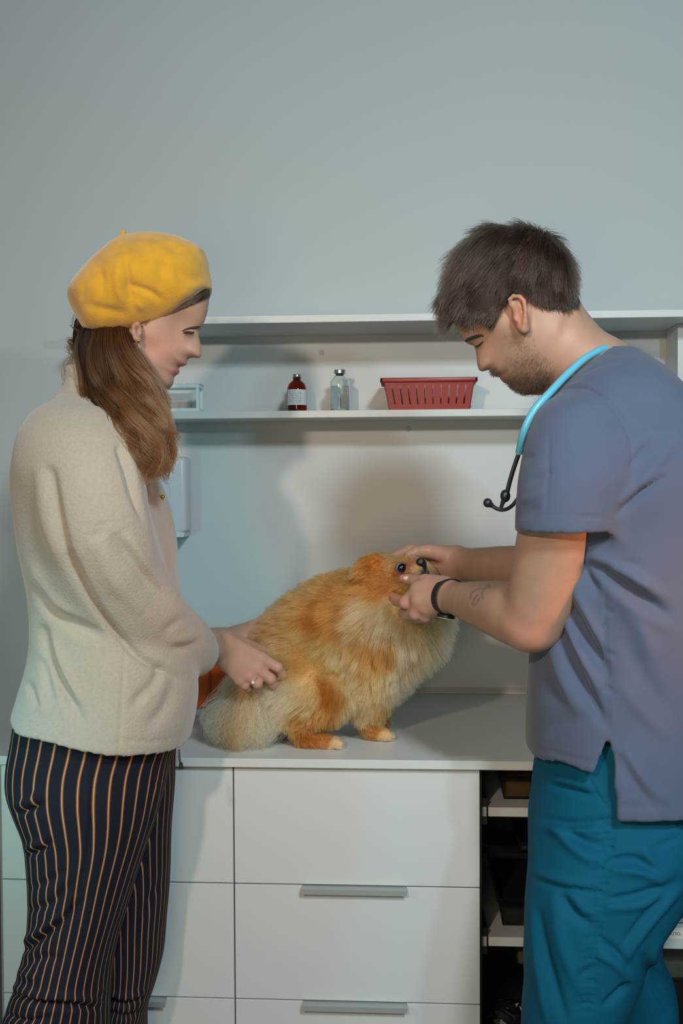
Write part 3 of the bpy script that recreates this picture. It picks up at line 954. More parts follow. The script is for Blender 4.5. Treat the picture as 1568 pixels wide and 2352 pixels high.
# ================================================================== WOMAN
WY = 1.74
def woman():
    root = thing('person', 'woman in mustard beret, cream fleece and striped trousers holding the dog', 'person', (P(200, 1600, WY)[0], WY, 0.0))
    face = [(481,664),(479.5,687),(476,713),(469,738),(462,750),(456,760),(456,770),(459.5,787),(462.5,804),(463,814),(460,821),(453,823),(444,821),(434,822.5),
            (430,826),(428.6,833),(427,838),(420,841),(412,842.5),(409,846),(412,852.5),(410,858),(404,861.5),(399.5,865),(398.5,874),(396,884),(389,892),(380,894.5),
            (362,890),(335,874),(312,850),(292,838),(262,828),(236,800),(216,756),(206,700),(212,640),(246,588),(304,560),(372,562),(436,592),(470,632)]
    tf = fit(HEAD_REF, [(318, 762), (456, 764), (463, 814), (398.5, 876)])
    ctrl = [(*tf(a, b), wv * tf.scale / S(WY)) for a, b, wv in HEAD_W]
    KS = max(tf.scale / S(WY), 1.0) * 1.02
    lo = P(130, 980, WY); hi = P(500, 540, WY)
    f = Field((lo[0], WY - 0.13, lo[2]), (hi[0], WY + 0.13, hi[2]), 0.0019)
    def extra(X, Z, W):
        W = W - 0.0075 * gauss(X, Z, 440, 768, WY - .040, 0.0085)          # eye socket
        W = W + 0.0062 * gauss(X, Z, 434, 769, WY - .042, 0.0062)          # lid over the eyeball
        W = W + 0.004 * gauss(X, Z, 437, 811, WY - .018, 0.0048)           # nostril wing
        W = W - 0.0035 * gauss(X, Z, 425, 822, WY - .022, 0.004)           # fold beside the nose
        W = W - 0.0040 * gauss(X, Z, 404, 843, WY - .022, 0.0035)          # mouth corner
        W = W - 0.0026 * gauss(X, Z, 384, 848, WY - .035, 0.006)
        W = W + 0.0040 * gauss(X, Z, 390, 812, WY - .045, 0.013)           # smiling cheek
        W = W - 0.003 * gauss(X, Z, 345, 735, WY - .065, 0.014)            # temple
        return W
    inflate(f, face, WY, ctrl, extra=extra)
    # ears
    for sg in (-1, 1):
        def E(px, py, off, r):
            p = P(px, py, WY - off * KS - .003); p[1] = WY + sg * (off * KS + .003)
            return np.r_[p, r]
        f.chain(np.array([E(315, 744, .072, .0045), E(308, 750, .076, .0045), E(307, 764, .076, .0042), E(311, 776, .073, .0042), E(318, 783, .068, .0046)]), 0.004)
        f.chain(np.array([E(314, 752, .066, .008), E(314, 772, .066, .006)]), 0.004)
        f.chain(np.array([E(321, 757, .069, .003), E(321, 766, .069, .0032)]), 0.003)
    f.chain(CH([(285, 790, WY, .046), (250, 850, WY, .042), (214, 920, WY, .038), (205, 975, WY, .045)]), 0.03)
    hv, hq = f.mesh(2)
    # near hand (right) and forearm
    a = P(410, 1640, 1.9); b = P(690, 1420, 1.9)
    f = Field((a[0], 1.80, a[2] - .02), (b[0], 2.05, b[2]), 0.0016)
    f.chain(CH([(420, 1476, 1.845, .034), (470, 1484, 1.89, .031), (503, 1489, 1.92, .0265)]), 0.01)
    for wx, wy, kx, ky, kY, kr in ((508,1466,600,1512,1.955,.0122),(508,1482,588,1535,1.947,.0124),(508,1497,571,1550,1.942,.0116),(510,1511,549,1561,1.94,.0108)):
        f.chain(CH([(wx, wy, 1.925, .0165), (kx, ky, kY, kr)]), 0.012)
    fing = [[(600,1512,1.955,.0118),(638,1533,1.962,.0096),(648,1548,1.974,.0086),(651,1558,1.984,.0076)],
            [(588,1535,1.947,.012),(621,1559,1.955,.0102),(627,1572,1.966,.0092),(627,1581,1.974,.008)],
            [(571,1550,1.942,.0112),(591,1570,1.947,.0098),(593,1580,1.962,.0088),(591,1584,1.972,.0078)],
            [(549,1561,1.94,.010),(562,1574,1.944,.0088),(568,1580,1.955,.0078),(571,1582,1.965,.007)],
            [(520,1466,1.94,.0155),(562,1480,1.975,.012),(600,1492,2.01,.0095),(620,1500,2.03,.008)]]
    for fg in fing:
        f.chain(CH(fg), 0.0045)
    nv, nq = f.mesh(2)
    # far hand (left)
    a = P(430, 1560, 2.1); b = P(700, 1370, 2.1)
    f = Field((a[0], 2.0, a[2]), (b[0], 2.25, b[2]), 0.0018)
    f.chain(CH([(420, 1474, 2.05, .032), (505, 1472, 2.09, .0255), (550, 1462, 2.12, .021)]), 0.01)
    f.chain(CH([(545, 1460, 2.12, .019), (600, 1430, 2.155, .0125)]), 0.012)
    f.chain(CH([(545, 1470, 2.115, .019), (605, 1445, 2.13, .0125)]), 0.012)
    f.chain(CH([(548, 1478, 2.11, .017), (602, 1460, 2.115, .012)]), 0.012)
    for fg in ([(600,1428,2.16,.0105),(620,1406,2.17,.0092),(640,1400,2.172,.0085),(662,1397,2.17,.0075)],
               [(605,1440,2.14,.011),(634,1417,2.145,.0095),(660,1406,2.145,.0085),(680,1402,2.14,.0075)],
               [(604,1456,2.12,.0108),(636,1436,2.12,.0095),(662,1424,2.11,.0085)],
               [(602,1466,2.11,.010),(630,1452,2.10,.009),(650,1444,2.09,.008)],
               [(545,1480,2.10,.015),(580,1492,2.08,.0115),(606,1496,2.06,.0095)]):
        f.chain(CH(fg), 0.0045)
    fv, fq = f.mesh(2)
    # trunk, arms and legs under the clothes
    lo = P(20, 2700, WY); hi = P(470, 900, WY)
    f = Field((lo[0], WY - .3, 0.0), (hi[0] + .05, WY + .32, hi[2]), 0.011)
    zz = [P(250, y, WY)[2] for y in (930, 1000, 1150, 1350, 1550, 1750, 1860)]
    cx = [P(x, y, WY)[0] for x, y in ((205,930),(210,1000),(215,1150),(240,1350),(250,1550),(225,1750),(215,1860))]
    f.zloft(zz, cx, [WY]*7, [.035,.055,.085,.09,.095,.105,.10], [.045,.10,.125,.12,.125,.13,.115])
    f.chain(CH([(200,1010,1.60,.045),(225,1330,1.66,.038),(420,1476,1.845,.03)]), .02)
    f.chain(CH([(210,1010,1.88,.045),(280,1300,1.98,.036),(420,1474,2.05,.03)]), .02)
    kn = P(150, 2300, 1.66); f.chain(np.array([[*P(195,1850,1.67), .06], [*kn, .04], [kn[0]-.02, 1.66, .10, .032], [kn[0]+.06, 1.66, .03, .03]]), .02)
    kn = P(288, 2300, 1.82); f.chain(np.array([[*P(270,1850,1.81), .055], [*kn, .034], [kn[0]-.0, 1.82, .10, .03], [kn[0]+.08, 1.82, .03, .03]]), .02)
    tv, tq = f.mesh(2)
    v, q = join((hv, hq), (nv, nq), (fv, fq), (tv, tq))
    skin_v = v
    base = (180, 142, 123)
    col = blend_tint(v, WY, base, [(405, 850, 6.5, (176, 74, 78), .85), (419, 840, 6, (172, 98, 92), .6), (375, 800, 34, (205, 146, 130), .4), (458, 815, 12, (205, 150, 134), .4),
        (432, 772, 8, (120, 88, 72), .45), (311, 752, 6, (120, 66, 50), .6), (620, 1545, 22, (206, 150, 140), .5), (575, 1550, 18, (204, 146, 136), .45), (615, 1415, 26, (214, 156, 150), .5)])
    skin_uv = proj(skin_v)
    hl = [(330, 742), (341, 732), (380, 724), (414, 711), (454, 697), (478, 687), (500, 680)]
    uv = proj(v)
    yl = np.interp(uv[:, 0], [h[0] for h in hl], [h[1] for h in hl])
    g = np.clip((yl - uv[:, 1]) / 7 + .5, 0, 1) * (np.arange(len(v)) < len(hv)) * np.clip((uv[:, 0] - 332) / 8, 0, 1)
    col = col * (1 - g[:, None]) + np.array(lin((52, 36, 28))) * g[:, None]
    # scalp behind the ear is hair coloured
    m = (np.arange(len(v)) < len(hv)) & (uv[:, 0] < 296) & (uv[:, 1] < 800)
    col[m] = lin((58, 40, 30))
    to_obj('body', v, q, SKIN, root, col)

    # eyebrow, lashes
    dark = mat('brow_hair', (62, 42, 32), 0.7)
    def on_face(px, py, off=0.0006):
        """nearest skin point towards the camera along the photo ray"""
        d = np.linalg.norm(skin_uv[:len(hv)] - np.array([px, py]), axis=1)
        c = np.argsort(d)[:24]
        i = c[np.argmin(skin_v[c, 1])]
        p = P(px, py, skin_v[i, 1]); p[1] -= off
        return p
    m = MB()
    m.tube([on_face(x, y, .001) for x, y in ((421,764),(427,762.8),(434,763.5),(441,764.5),(446,762.5))], [.0008,.0016,.0021,.0019,.0007], 8)
    for i in range(9):
        x = 424 + i * 2.5
        p = on_face(x, 765, .0015)
        m.tube([p, p + np.array([.0012, -.003, -.0035]), p + np.array([.0032, -.005, -.0062])], [.00035, .0003, .0001], 5)
    m.build('eyelashes', dark, root, True)
    m = MB()
    m.tube([on_face(x, y, .0002) for x, y in ((418,760.5),(426,756.5),(436,753.5),(447,752),(455,751),(460,750.5))], [.0006,.0012,.0016,.0019,.0017,.0008], 8)
    m.build('eyebrow', dark, root, True)
    gold = mat('gold', (214, 170, 70), 0.25, metal=1.0)
    m = MB()
    for x, y in ((318, 783), (315, 799)):
        p = P(x, y, WY - .076 * KS)
        m.sphere(p, .0022, u=12, v=8)
    m.tube([P(318, 783, WY-.075*KS), P(316, 792, WY-.078*KS), P(315, 799, WY-.078*KS)], .0005, 6)
    m.build('gold_earring', gold, root, True)
    # ring with pearl
    c = P(581.5, 1561.5, 1.9445); dr = P(591, 1570, 1.947) - P(571, 1550, 1.942); dr /= np.linalg.norm(dr)
    u = np.cross(dr, [0, 1, 0]); u /= np.linalg.norm(u); w_ = np.cross(dr, u)
    m = MB(); m.tube([c + (u * math.cos(t) + w_ * math.sin(t)) * .0113 for t in np.linspace(0, 2*math.pi, 33)], .0009, 8)
    rg = m.build('ring', M['steel'], root, True)
    p = c + np.array([.001, -.0118, -.003]); MB().sphere(p, .0033).build('pearl', mat('pearl', (226, 224, 216), .15), rg, True)

    # beret
    out = [(165,692),(166,672),(176,652),(196,628),(220,602),(246,576),(268,556),(290,545),(332,538),(375,539),(412,547),(444,560),(468,577),(478,602),(483,636),(486,654),(486,672),
           (470,715),(420,745),(345,775),(260,795),(214,785),(190,745),(174,716)]
    lo = P(150, 810, WY); hi = P(500, 520, WY)
    f = Field((lo[0], WY - .15, lo[2]), (hi[0], WY + .15, hi[2]), 0.0026)
    inflate(f, out, WY, [(250,600,.100),(330,560,.085),(420,580,.095),(460,640,.092),(330,640,.126),(240,680,.118),(190,690,.09),(400,680,.100),(290,735,.114),(220,745,.104),(250,770,.112),(430,720,.088),(340,770,.102)], sig=.03, rfac=.62, rmin=.02)
    br = [P(x, y, Y) for x, y, Y in ((150,745,1.70),(212,757,1.68),(250,752,1.655),(300,744,1.65),(345,729,1.65),(386,709,1.66),(440,684,1.70),(470,668,1.73),(484,663,1.74),(520,640,1.74))]
    bz = np.interp(f.ax[0], [b_[0] for b_ in br], [b_[2] for b_ in br]).astype(np.float32)
    f.F = -smin(-f.F, -(bz[:, None, None] - f.ax[2][None, None, :] + 0 * f.F[:, :, :1]), .006)
    f.chain(CH([(277, 556, WY, .0060), (276, 545, WY, .0046), (284, 532, WY, .0046)]), .010)
    v, q = f.mesh(3)
    v = fold(v, q, [([(292,603),(296,650),(304,690)], 9, -.007), ([(272,600),(270,660),(285,700)], 10, .004), ([(232,620),(236,650),(228,680)], 8, -.004), ([(196,652),(186,690)], 7, -.003),
                    ([(300,655),(345,672),(372,690)], 9, -.006), ([(310,690),(330,712)], 9, .004), ([(365,598),(378,640)], 12, -.004), ([(400,620),(430,640),(470,640)], 13, -.005),
                    ([(380,560),(440,588)], 10, -.003), ([(200,700),(260,716),(290,720)], 12, -.005)])
    v = v + normals(v, q) * (noise3(v, 30, 4) * .0012 + noise3(v, 14, 5) * .002)[:, None]
    bm_ = mat('mustard_felt', (210, 156, 46), 0.95, bump=0.35, bscale=420, var=0.10, vscale=45, sheen=0.5, spec=0.1)
    to_obj('beret', v, q, bm_, root)

    # hair: locks as solid mass with strands over it
    locks = [
        [(222,752,1.712,.022),(212,800,1.685,.028),(222,870,1.665,.026),(252,950,1.625,.026),(296,1020,1.600,.022),(330,1075,1.590,.017),(347,1110,1.59,.010)],
        [(248,756,1.692,.020),(250,830,1.660,.031),(276,900,1.640,.032),(308,970,1.612,.030),(338,1040,1.598,.024),(352,1095,1.594,.014)],
        [(272,757,1.684,.013),(283,820,1.655,.022),(322,890,1.642,.028),(344,960,1.625,.026),(360,1018,1.610,.021),(377,1040,1.612,.013)],
        [(302,790,1.666,.007),(320,835,1.668,.014),(346,890,1.660,.018),(362,945,1.648,.018),(360,1000,1.630,.018),(366,1050,1.62,.014),(352,1100,1.61,.010)],
        [(232,742,1.765,.045),(222,780,1.76,.045),(196,815,1.755,.026),(182,835,1.75,.012)],
        [(290,745,1.812,.026),(285,830,1.83,.034),(300,920,1.85,.034),(330,1010,1.86,.028),(345,1080,1.86,.016)],
        [(250,750,1.73,.04),(240,800,1.70,.04),(250,860,1.69,.035),(280,930,1.66,.03)],
    ]
    lo = P(130, 1140, 1.6); hi = P(410, 710, 1.75)
    f = Field((lo[0] - .02, 1.54, lo[2]), (hi[0] + .02, 1.93, hi[2]), 0.0035)
    for L in locks:
        pts = np.array([C(x, y, Y, r * (.76 - .30 * i / len(L))) for i, (x, y, Y, r) in enumerate(L[:-1])])
        f.chain(path(pts, 24), 0.008)
    v, q = f.mesh(1)
    v = v + normals(v, q) * (noise3(v * np.array([1, 1, .25]), 90, 8) * .003)[:, None]
    t = np.clip((P(0, 760, 1.65)[2] - v[:, 2]) / .25, 0, 1)[:, None]
    colr = np.array(lin((46, 33, 26))) * (1 - t) + np.array(lin((74, 50, 32))) * t
    hm = to_obj('hair', v, q, tint_mat('hair_mass', .75, bump=0.2, bscale=200, spec=.1), root, colr)
    r = np.random.default_rng(11)
    PS, RS, CS = [], [], []
    K = 26
    for li, L in enumerate(locks):
        n = (1500, 1900, 1500, 800, 900, 500, 900)[li]
        pts = path(np.array([C(x, y, Y, rr) for x, y, Y, rr in L]), K)
        tg = np.gradient(pts[:, :3], axis=0); tg /= np.linalg.norm(tg, axis=1)[:, None]
        u = np.cross(tg, [0, 1, 0]); u /= np.linalg.norm(u, axis=1)[:, None]; w2 = np.cross(tg, u)
        s = np.linspace(0, 1, K)
        nc = 22
        ca = r.uniform(0, 2*math.pi, nc); cr = np.sqrt(r.random(nc)); cf = r.uniform(6, 11, nc); cp = r.uniform(0, 6.28, nc); ca_ = r.uniform(.6, 1.5, nc); cl = r.normal(0, .18, nc)
        for i in range(n):
            c = r.integers(nc)
            ang, rad = ca[c] + r.normal(0, .22) , np.clip(cr[c] + r.normal(0, .10), 0, 1.15)
            amp = (.0045 * s + .0135 * s**2.2) * ca_[c]
            ph = cp[c] + r.normal(0, .25)
            fr = np.r_[0, np.cumsum(np.full(K - 1, cf[c] * 1.6 / (K - 1)))]
            o = pts[:, 3] * rad * .98
            x = u * (o * math.cos(ang) + amp * np.sin(fr + ph))[:, None] + w2 * (o * math.sin(ang) + amp * np.cos(fr * 1.1 + ph))[:, None]
            p = pts[:, :3] + x
            e = r.uniform(.82, 1.0)
            if e < 1:
                idx = s * e * (K - 1); j = np.minimum(idx.astype(int), K - 2); fr_ = (idx - j)[:, None]
                p = p[j] * (1 - fr_) + p[j + 1] * fr_
            if r.random() < .05:
                p = p + (s[:, None]**2) * r.normal(0, .008, 3)
            PS.append(p); RS.append(.00042 * np.clip(1.15 - s, .15, 1) ** .5)
            b = np.clip(1 + cl[c] + r.normal(0, .18), .45, 1.7)
            CS.append((np.array(lin((50, 35, 28))) * (1 - s)[:, None]**1.2 + np.array(lin((98, 65, 38))) * (1 - (1 - s)**1.2)[:, None]) * b)
    # loose wisps
    for i in range(46):
        kx = r.random()
        if kx < .5:
            a = [(205 + r.uniform(-6, 10), 758 + r.uniform(0, 12), 1.70), (178 + r.uniform(-8, 8), 805 + r.uniform(-8, 8), 1.72), (152 + r.uniform(-10, 14), 838 + r.uniform(-12, 14), 1.72), (150 + r.uniform(-10, 10), 880 + r.uniform(-30, 20), 1.71)]
        elif kx < .8:
            a = [(352, 880 + r.uniform(-10, 10), 1.66), (386 + r.uniform(-6, 8), 925 + r.uniform(-8, 12), 1.64), (380 + r.uniform(-8, 14), 960 + r.uniform(-8, 8), 1.64), (372 + r.uniform(-12, 12), 1000 + r.uniform(-10, 20), 1.63)]
        else:
            a = [(365, 1030, 1.61), (380 + r.uniform(-4, 8), 1055 + r.uniform(-8, 8), 1.61), (395 + r.uniform(-6, 10), 1066 + r.uniform(-8, 10), 1.61), (405 + r.uniform(-6, 8), 1062 + r.uniform(-8, 12), 1.61)]
        p = path(np.array([P(*k) for k in a]), K)
        PS.append(p); RS.append(np.full(K, .00020)); CS.append(np.tile(np.array(lin((92, 64, 44))), (K, 1)))
    # hair at the brim across the forehead and temple
    for i in range(420):
        x0 = r.uniform(345, 482); tt = (x0 - 345) / 137
        yb = np.interp(x0, [345, 386, 440, 482], [730, 712, 689, 664])
        a = [on_face(x0, yb + r.uniform(-2, 3), .0025)]
        x1 = x0 - r.uniform(25, 60); x1 = max(x1, 325)
        yl1 = np.interp(x1, [h[0] for h in hl], [h[1] for h in hl]) - r.uniform(-1, 12)
        xm = (x0 + x1) / 2; ym = (yb + yl1) / 2 + 3
        a += [on_face(xm, ym, .003), on_face(x1, yl1, .0028)]
        p = path(np.array(a), K)
        PS.append(p); RS.append(np.full(K, .0003)); CS.append(np.tile(np.array(lin((62, 44, 34))) * r.uniform(.7, 1.2), (K, 1)))
    strands('hair_strands', np.array(PS), np.array(RS), np.array(CS), HAIR, hm)

    # fleece jacket
    lo = P(20, 1770, WY); hi = P(510, 820, WY)
    f = Field((lo[0] - .03, WY - .27, lo[2] - .02), (hi[0] + .02, WY + .36, hi[2]), 0.0042)
    rows = [(905,158,250,.058),(925,132,268,.10),(950,101,300,.142),(985,80,320,.170),(1060,63,332,.190),(1150,58,370,.182),(1250,66,397,.170),(1350,84,404,.165),(1430,89,420,.165),(1500,84,438,.168),
            (1580,62,446,.172),(1640,46,442,.178),(1700,40,430,.18),(1765,42,416,.18)]
    zz = [P(220, y, WY)[2] for y, *_ in rows]
    xl = np.array([P(l, y, WY)[0] for y, l, r_, d in rows]); xr = np.array([P(r_, y, WY)[0] for y, l, r_, d in rows])
    f.zloft(zz, (xl + xr)/2, [WY]*len(rows), (xr - xl)/2, [d for *_, d in rows], k=.02, n=2.25)
    # sleeves
    slv = [(222,1005,1.665,.055),(208,1080,1.590,.070),(225,1200,1.575,.070),(262,1310,1.60,.066),(320,1400,1.66,.061),(372,1446,1.74,.055),(414,1476,1.81,.050),(438,1493,1.85,.0465),(446,1498,1.864,.045)]
    sp = path(CH(slv), 22)
    f.chain(sp[:11], 0.05); f.chain(sp[10:], 0.014)
    f.chain(path(CH([(210,1000,1.88,.068),(240,1200,1.93,.064),(300,1350,1.98,.056),(375,1445,2.02,.046),(425,1474,2.045,.040)]), 16), 0.035)
    # stand collar
    cy_ = [916, 895, 870, 850, 838]
    f.zloft([P(200, y, WY)[2] for y in cy_], [P(x, y, WY)[0] for x, y in zip((205, 202, 202, 204, 206), cy_)], [WY]*5,
            [.056, .043, .0385, .0375, .036], [.062, .055, .052, .052, .051], k=.016)
    f.zloft([P(200, y, WY)[2] for y in (880, 850, 820)], [P(206, y, WY)[0] for y in (880, 850, 820)], [WY]*3, [.029, .031, .034], [.044, .046, .048], k=.006, op='cut')
    # sleeve opening
    d = P(446, 1498, 1.864) - P(414, 1476, 1.81); d /= np.linalg.norm(d)
    e = P(446, 1498, 1.864)
    f.chain(np.array([[*(e - d * .02), .034], [*(e + d * .10), .037]]), .012, op='cut')
    # hem: cut to the dipping hemline and hollow underneath
    hx = [P(*k) for k in ((20,1600,1.74),(42,1625,1.725),(70,1664,1.67),(110,1688,1.61),(150,1706,1.585),(200,1726,1.57),(250,1740,1.565),(330,1748,1.575),(395,1742,1.64),(418,1728,1.70),(450,1712,1.74))]
    hz = np.interp(f.ax[0], [h[0] for h in hx], [h[2] for h in hx]).astype(np.float32)
    f.F = np.maximum(f.F, hz[:, None, None] - f.ax[2][None, None, :] - 0 * f.F[:, :, :1])
    rw = [r_ for r_ in rows if r_[0] >= 1500]
    zz2 = [P(220, y, WY)[2] for y, *_ in rw]
    xl = np.array([P(l, y, WY)[0] for y, l, r_, dd in rw]); xr = np.array([P(r_, y, WY)[0] for y, l, r_, dd in rw])
    f.zloft(zz2, (xl+xr)/2, [WY]*len(rw), (xr-xl)/2 - .014, [dd - .014 for *_, dd in rw], k=.012, n=2.25, op='cut')
    v, q = f.mesh(2)
    v = fold(v, q, [
        ([(112,1085),(122,1160),(150,1270),(200,1370)], 13, -.016), ([(85,1080),(95,1180),(135,1290)], 14, .006),
        ([(152,1278),(205,1375),(262,1450),(330,1515),(400,1552),(440,1572)], 9, -.014),
        ([(88,1350),(120,1405),(175,1440),(232,1462)], 14, -.015), ([(78,1300),(110,1370),(165,1418)], 14, .008),
        ([(94,1450),(120,1530),(150,1590),(190,1660)], 11, -.014), ([(118,1470),(150,1550),(185,1620)], 13, .008),
        ([(95,1520),(110,1580),(122,1610)], 9, -.008), ([(66,1575),(92,1625)], 8, -.010), ([(84,1590),(100,1640)], 9, .005),
        ([(276,1030),(292,1080),(308,1140),(332,1200)], 8, -.014), ([(298,1030),(316,1100),(338,1170)], 10, .007),
        ([(268,1240),(300,1280),(350,1340),(410,1390)], 14, -.010), ([(300,1240),(345,1310),(400,1360)], 13, .006),
        ([(235,1215),(210,1240)], 10, -.004), ([(225,1250),(260,1330),(330,1410)], 20, .006),
        ([(400,1490),(440,1482),(468,1462)], 9, -.012), ([(395,1470),(430,1462),(462,1440)], 10, .007), ([(380,1450),(420,1420),(450,1412)], 11, -.006),
        ([(372,1535),(345,1580),(305,1620)], 12, -.009), ([(402,1565),(385,1620),(340,1670)], 15, -.007), ([(355,1560),(330,1610)], 12, .005),
        ([(288,1500),(280,1600),(272,1740)], 3.2, -.0028), ([(275,1700),(350,1704),(428,1690)], 3, -.0026), ([(200,1210),(260,1200)], 3, -.002),
        ([(150,908),(190,920),(240,925)], 6, -.008), ([(156,868),(185,880),(215,878)], 5, -.006), ([(165,850),(185,862),(205,858)], 5, .003)])
    nn = normals(v, q)
    v = v + nn * (noise3(v, 9, 21) * .0035 + noise3(v, 22, 22) * .0012)[:, None]
    fl = mat('cream_fleece', (172, 165, 153), 0.95, bump=0.55, bscale=260, var=0.05, vscale=160, sheen=0.35, spec=0.1)
    jk = to_obj('fleece_jacket', v, q, fl, root)
    MB().sphere(P(373.5, 1141, WY - .002), .0036, (1, 1, 1)).build('snap_button', gold, jk, True)
    MB().tube([P(411, 1722, 1.66), P(412, 1742, 1.655), P(415, 1760, 1.655)], [.0016, .0016, .0018], 8).tube([P(415, 1752, 1.655), P(416.5, 1766, 1.655)], [.003, .0034], 10).build('drawcord_toggle', M['black'], jk, True)

    # striped trousers
    near = [(1620,52,420,1.74,.150),(1690,42,402,1.735,.150),(1740,31,385,1.72,.140),(1800,29,374,1.70,.128),(1860,47,362,1.69,.118),(1900,63,350,1.685,.112),(1990,75,320,1.675,.104),(2080,77,292,1.67,.100),(2150,71,270,1.665,.097),
            (2200,60,258,1.66,.095),(2260,45,250,1.66,.095),(2310,25,246,1.66,.097),(2360,8,245,1.66,.1),(2520,0,240,1.66,.1),(2900,40,190,1.66,.085)]
    far = [(1690,120,400,1.765,.13),(1740,130,397,1.78,.12),(1800,150,398,1.80,.105),(1900,190,389,1.815,.092),(2000,215,385,1.82,.088),(2100,222,378,1.82,.085),(2200,230,370,1.82,.084),(2270,237,353,1.82,.083),(2320,240,336,1.82,.084),(2400,238,332,1.82,.084),(2900,220,320,1.82,.078)]
    lo = P(-20, 2480, WY); hi = P(430, 1610, WY)
    f = Field((lo[0], 1.50, 0.09), (hi[0], 1.93, hi[2]), 0.0042)
    legs = []
    for rw in (near, far):
        zz = np.array([P(200, r_[0], r_[3])[2] for r_ in rw])
        xl = np.array([P(r_[1], r_[0], r_[3])[0] for r_ in rw]); xr = np.array([P(r_[2], r_[0], r_[3])[0] for r_ in rw])
        cy = np.array([r_[3] for r_ in rw]); ry = np.array([r_[4] for r_ in rw])
        f.zloft(zz, (xl+xr)/2, cy, (xr-xl)/2, ry, k=.012, n=2.15)
        legs.append((zz, (xl+xr)/2, cy, (xr-xl)/2, ry))
    v, q = f.mesh(2)
    us = []
    dd = []
    for zz, cx, cy, rx, ry in legs:
        X, Y_, Rx, Ry = [spl(v[:, 2], zz, a) for a in (cx, cy, rx, ry)]
        ang = np.arctan2((v[:, 1] - Y_) / Ry, (v[:, 0] - X) / Rx)
        us.append(ang / (2*math.pi) * 34); dd.append(np.hypot((v[:, 0]-X)/Rx, (v[:, 1]-Y_)/Ry))
    stripe = np.where(dd[0] < dd[1] + .02, us[0], us[1] + .5)
    ra = [([(48,1868),(75,1858),(100,1840)], 6, -.012), ([(40,1850),(70,1838),(95,1815)], 8, .006), ([(70,1962),(100,1950),(120,1925)], 6, -.010), ([(66,1948),(95,1930)], 7, .007), ([(76,2040),(100,2030),(150,2000)], 9, -.005),
          ([(74,2090),(110,2080),(165,2030)], 9, -.007), ([(58,2182),(90,2160),(140,2120),(190,2070)], 7, -.012), ([(56,2166),(90,2140),(140,2100)], 9, .008), ([(60,2215),(100,2200),(140,2205)], 9, -.006),
          ([(45,2235),(90,2245)], 9, .005), ([(32,2282),(80,2302),(150,2308),(240,2318)], 7, -.012), ([(30,2265),(80,2285),(150,2290),(240,2300)], 8, .007), ([(20,2330),(60,2345),(120,2335)], 7, -.008),
          ([(230,2290),(290,2305),(330,2290)], 6, -.010), ([(230,2275),(290,2290),(340,2275)], 7, .006), ([(240,2325),(290,2335),(332,2320)], 6, -.008),
          ([(215,1745),(212,1850),(198,1990)], 5, -.005), ([(195,1990),(170,2080),(150,2150)], 6, -.006), ([(355,1760),(348,1880),(318,2010),(275,2130),(238,2260)], 5, -.007),
          ([(360,1800),(375,1790),(388,1782)], 5, -.006), ([(330,2100),(345,2060),(375,2020)], 8, -.004)]
    v = fold(v, q, ra)
    v = v + normals(v, q) * (noise3(v, 11, 31) * .003)[:, None]
    uv2 = proj(v)
    m = mat('striped_cloth', (30, 32, 44), .85, bump=.15, bscale=600, spec=.2)
    nt = m.node_tree; b = nt.nodes['Principled BSDF']
    at = nt.nodes.new('ShaderNodeAttribute'); at.attribute_name = 'stripe'
    fr = nt.nodes.new('ShaderNodeMath'); fr.operation = 'FRACT'; nt.links.new(at.outputs['Fac'], fr.inputs[0])
    rp = nt.nodes.new('ShaderNodeValToRGB'); nt.links.new(fr.outputs[0], rp.inputs[0])
    els = rp.color_ramp.elements
    nav = (*lin((24, 26, 38)), 1); rust = (*lin((128, 66, 40)), 1); beig = (*lin((176, 142, 104)), 1)
    els[0].position = 0; els[0].color = nav
    els[1].position = 1; els[1].color = nav
    for p_, c_ in ((.375, nav), (.405, rust), (.435, rust), (.46, beig), (.52, beig), (.545, rust), (.575, rust), (.605, nav)):
        e_ = els.new(p_); e_.color = c_
    nt.links.new(rp.outputs[0], b.inputs['Base Color'])
    to_obj('striped_trousers', v, q, m, root, attrs={'stripe': stripe + 50})
    # shoes
    for x, Y in ((P(150, 2300, 1.66)[0] + .01, 1.66), (P(285, 2300, 1.82)[0] + .03, 1.82)):
        f = Field((x - .12, Y - .07, -.022), (x + .2, Y + .07, .12), .006)
        f.ell((x + .03, Y, .03), (.13, .045, .05), k=.01); f.ell((x - .04, Y, .055), (.055, .042, .055), k=.02)
        f.F = np.maximum(f.F, -.018 - f.ax[2][None, None, :])
        v, q = f.mesh(1)
        to_obj('shoe', v, q, M['black'], root)
HAIR = hair_mat('hair_fibre', .32, .45)
woman()
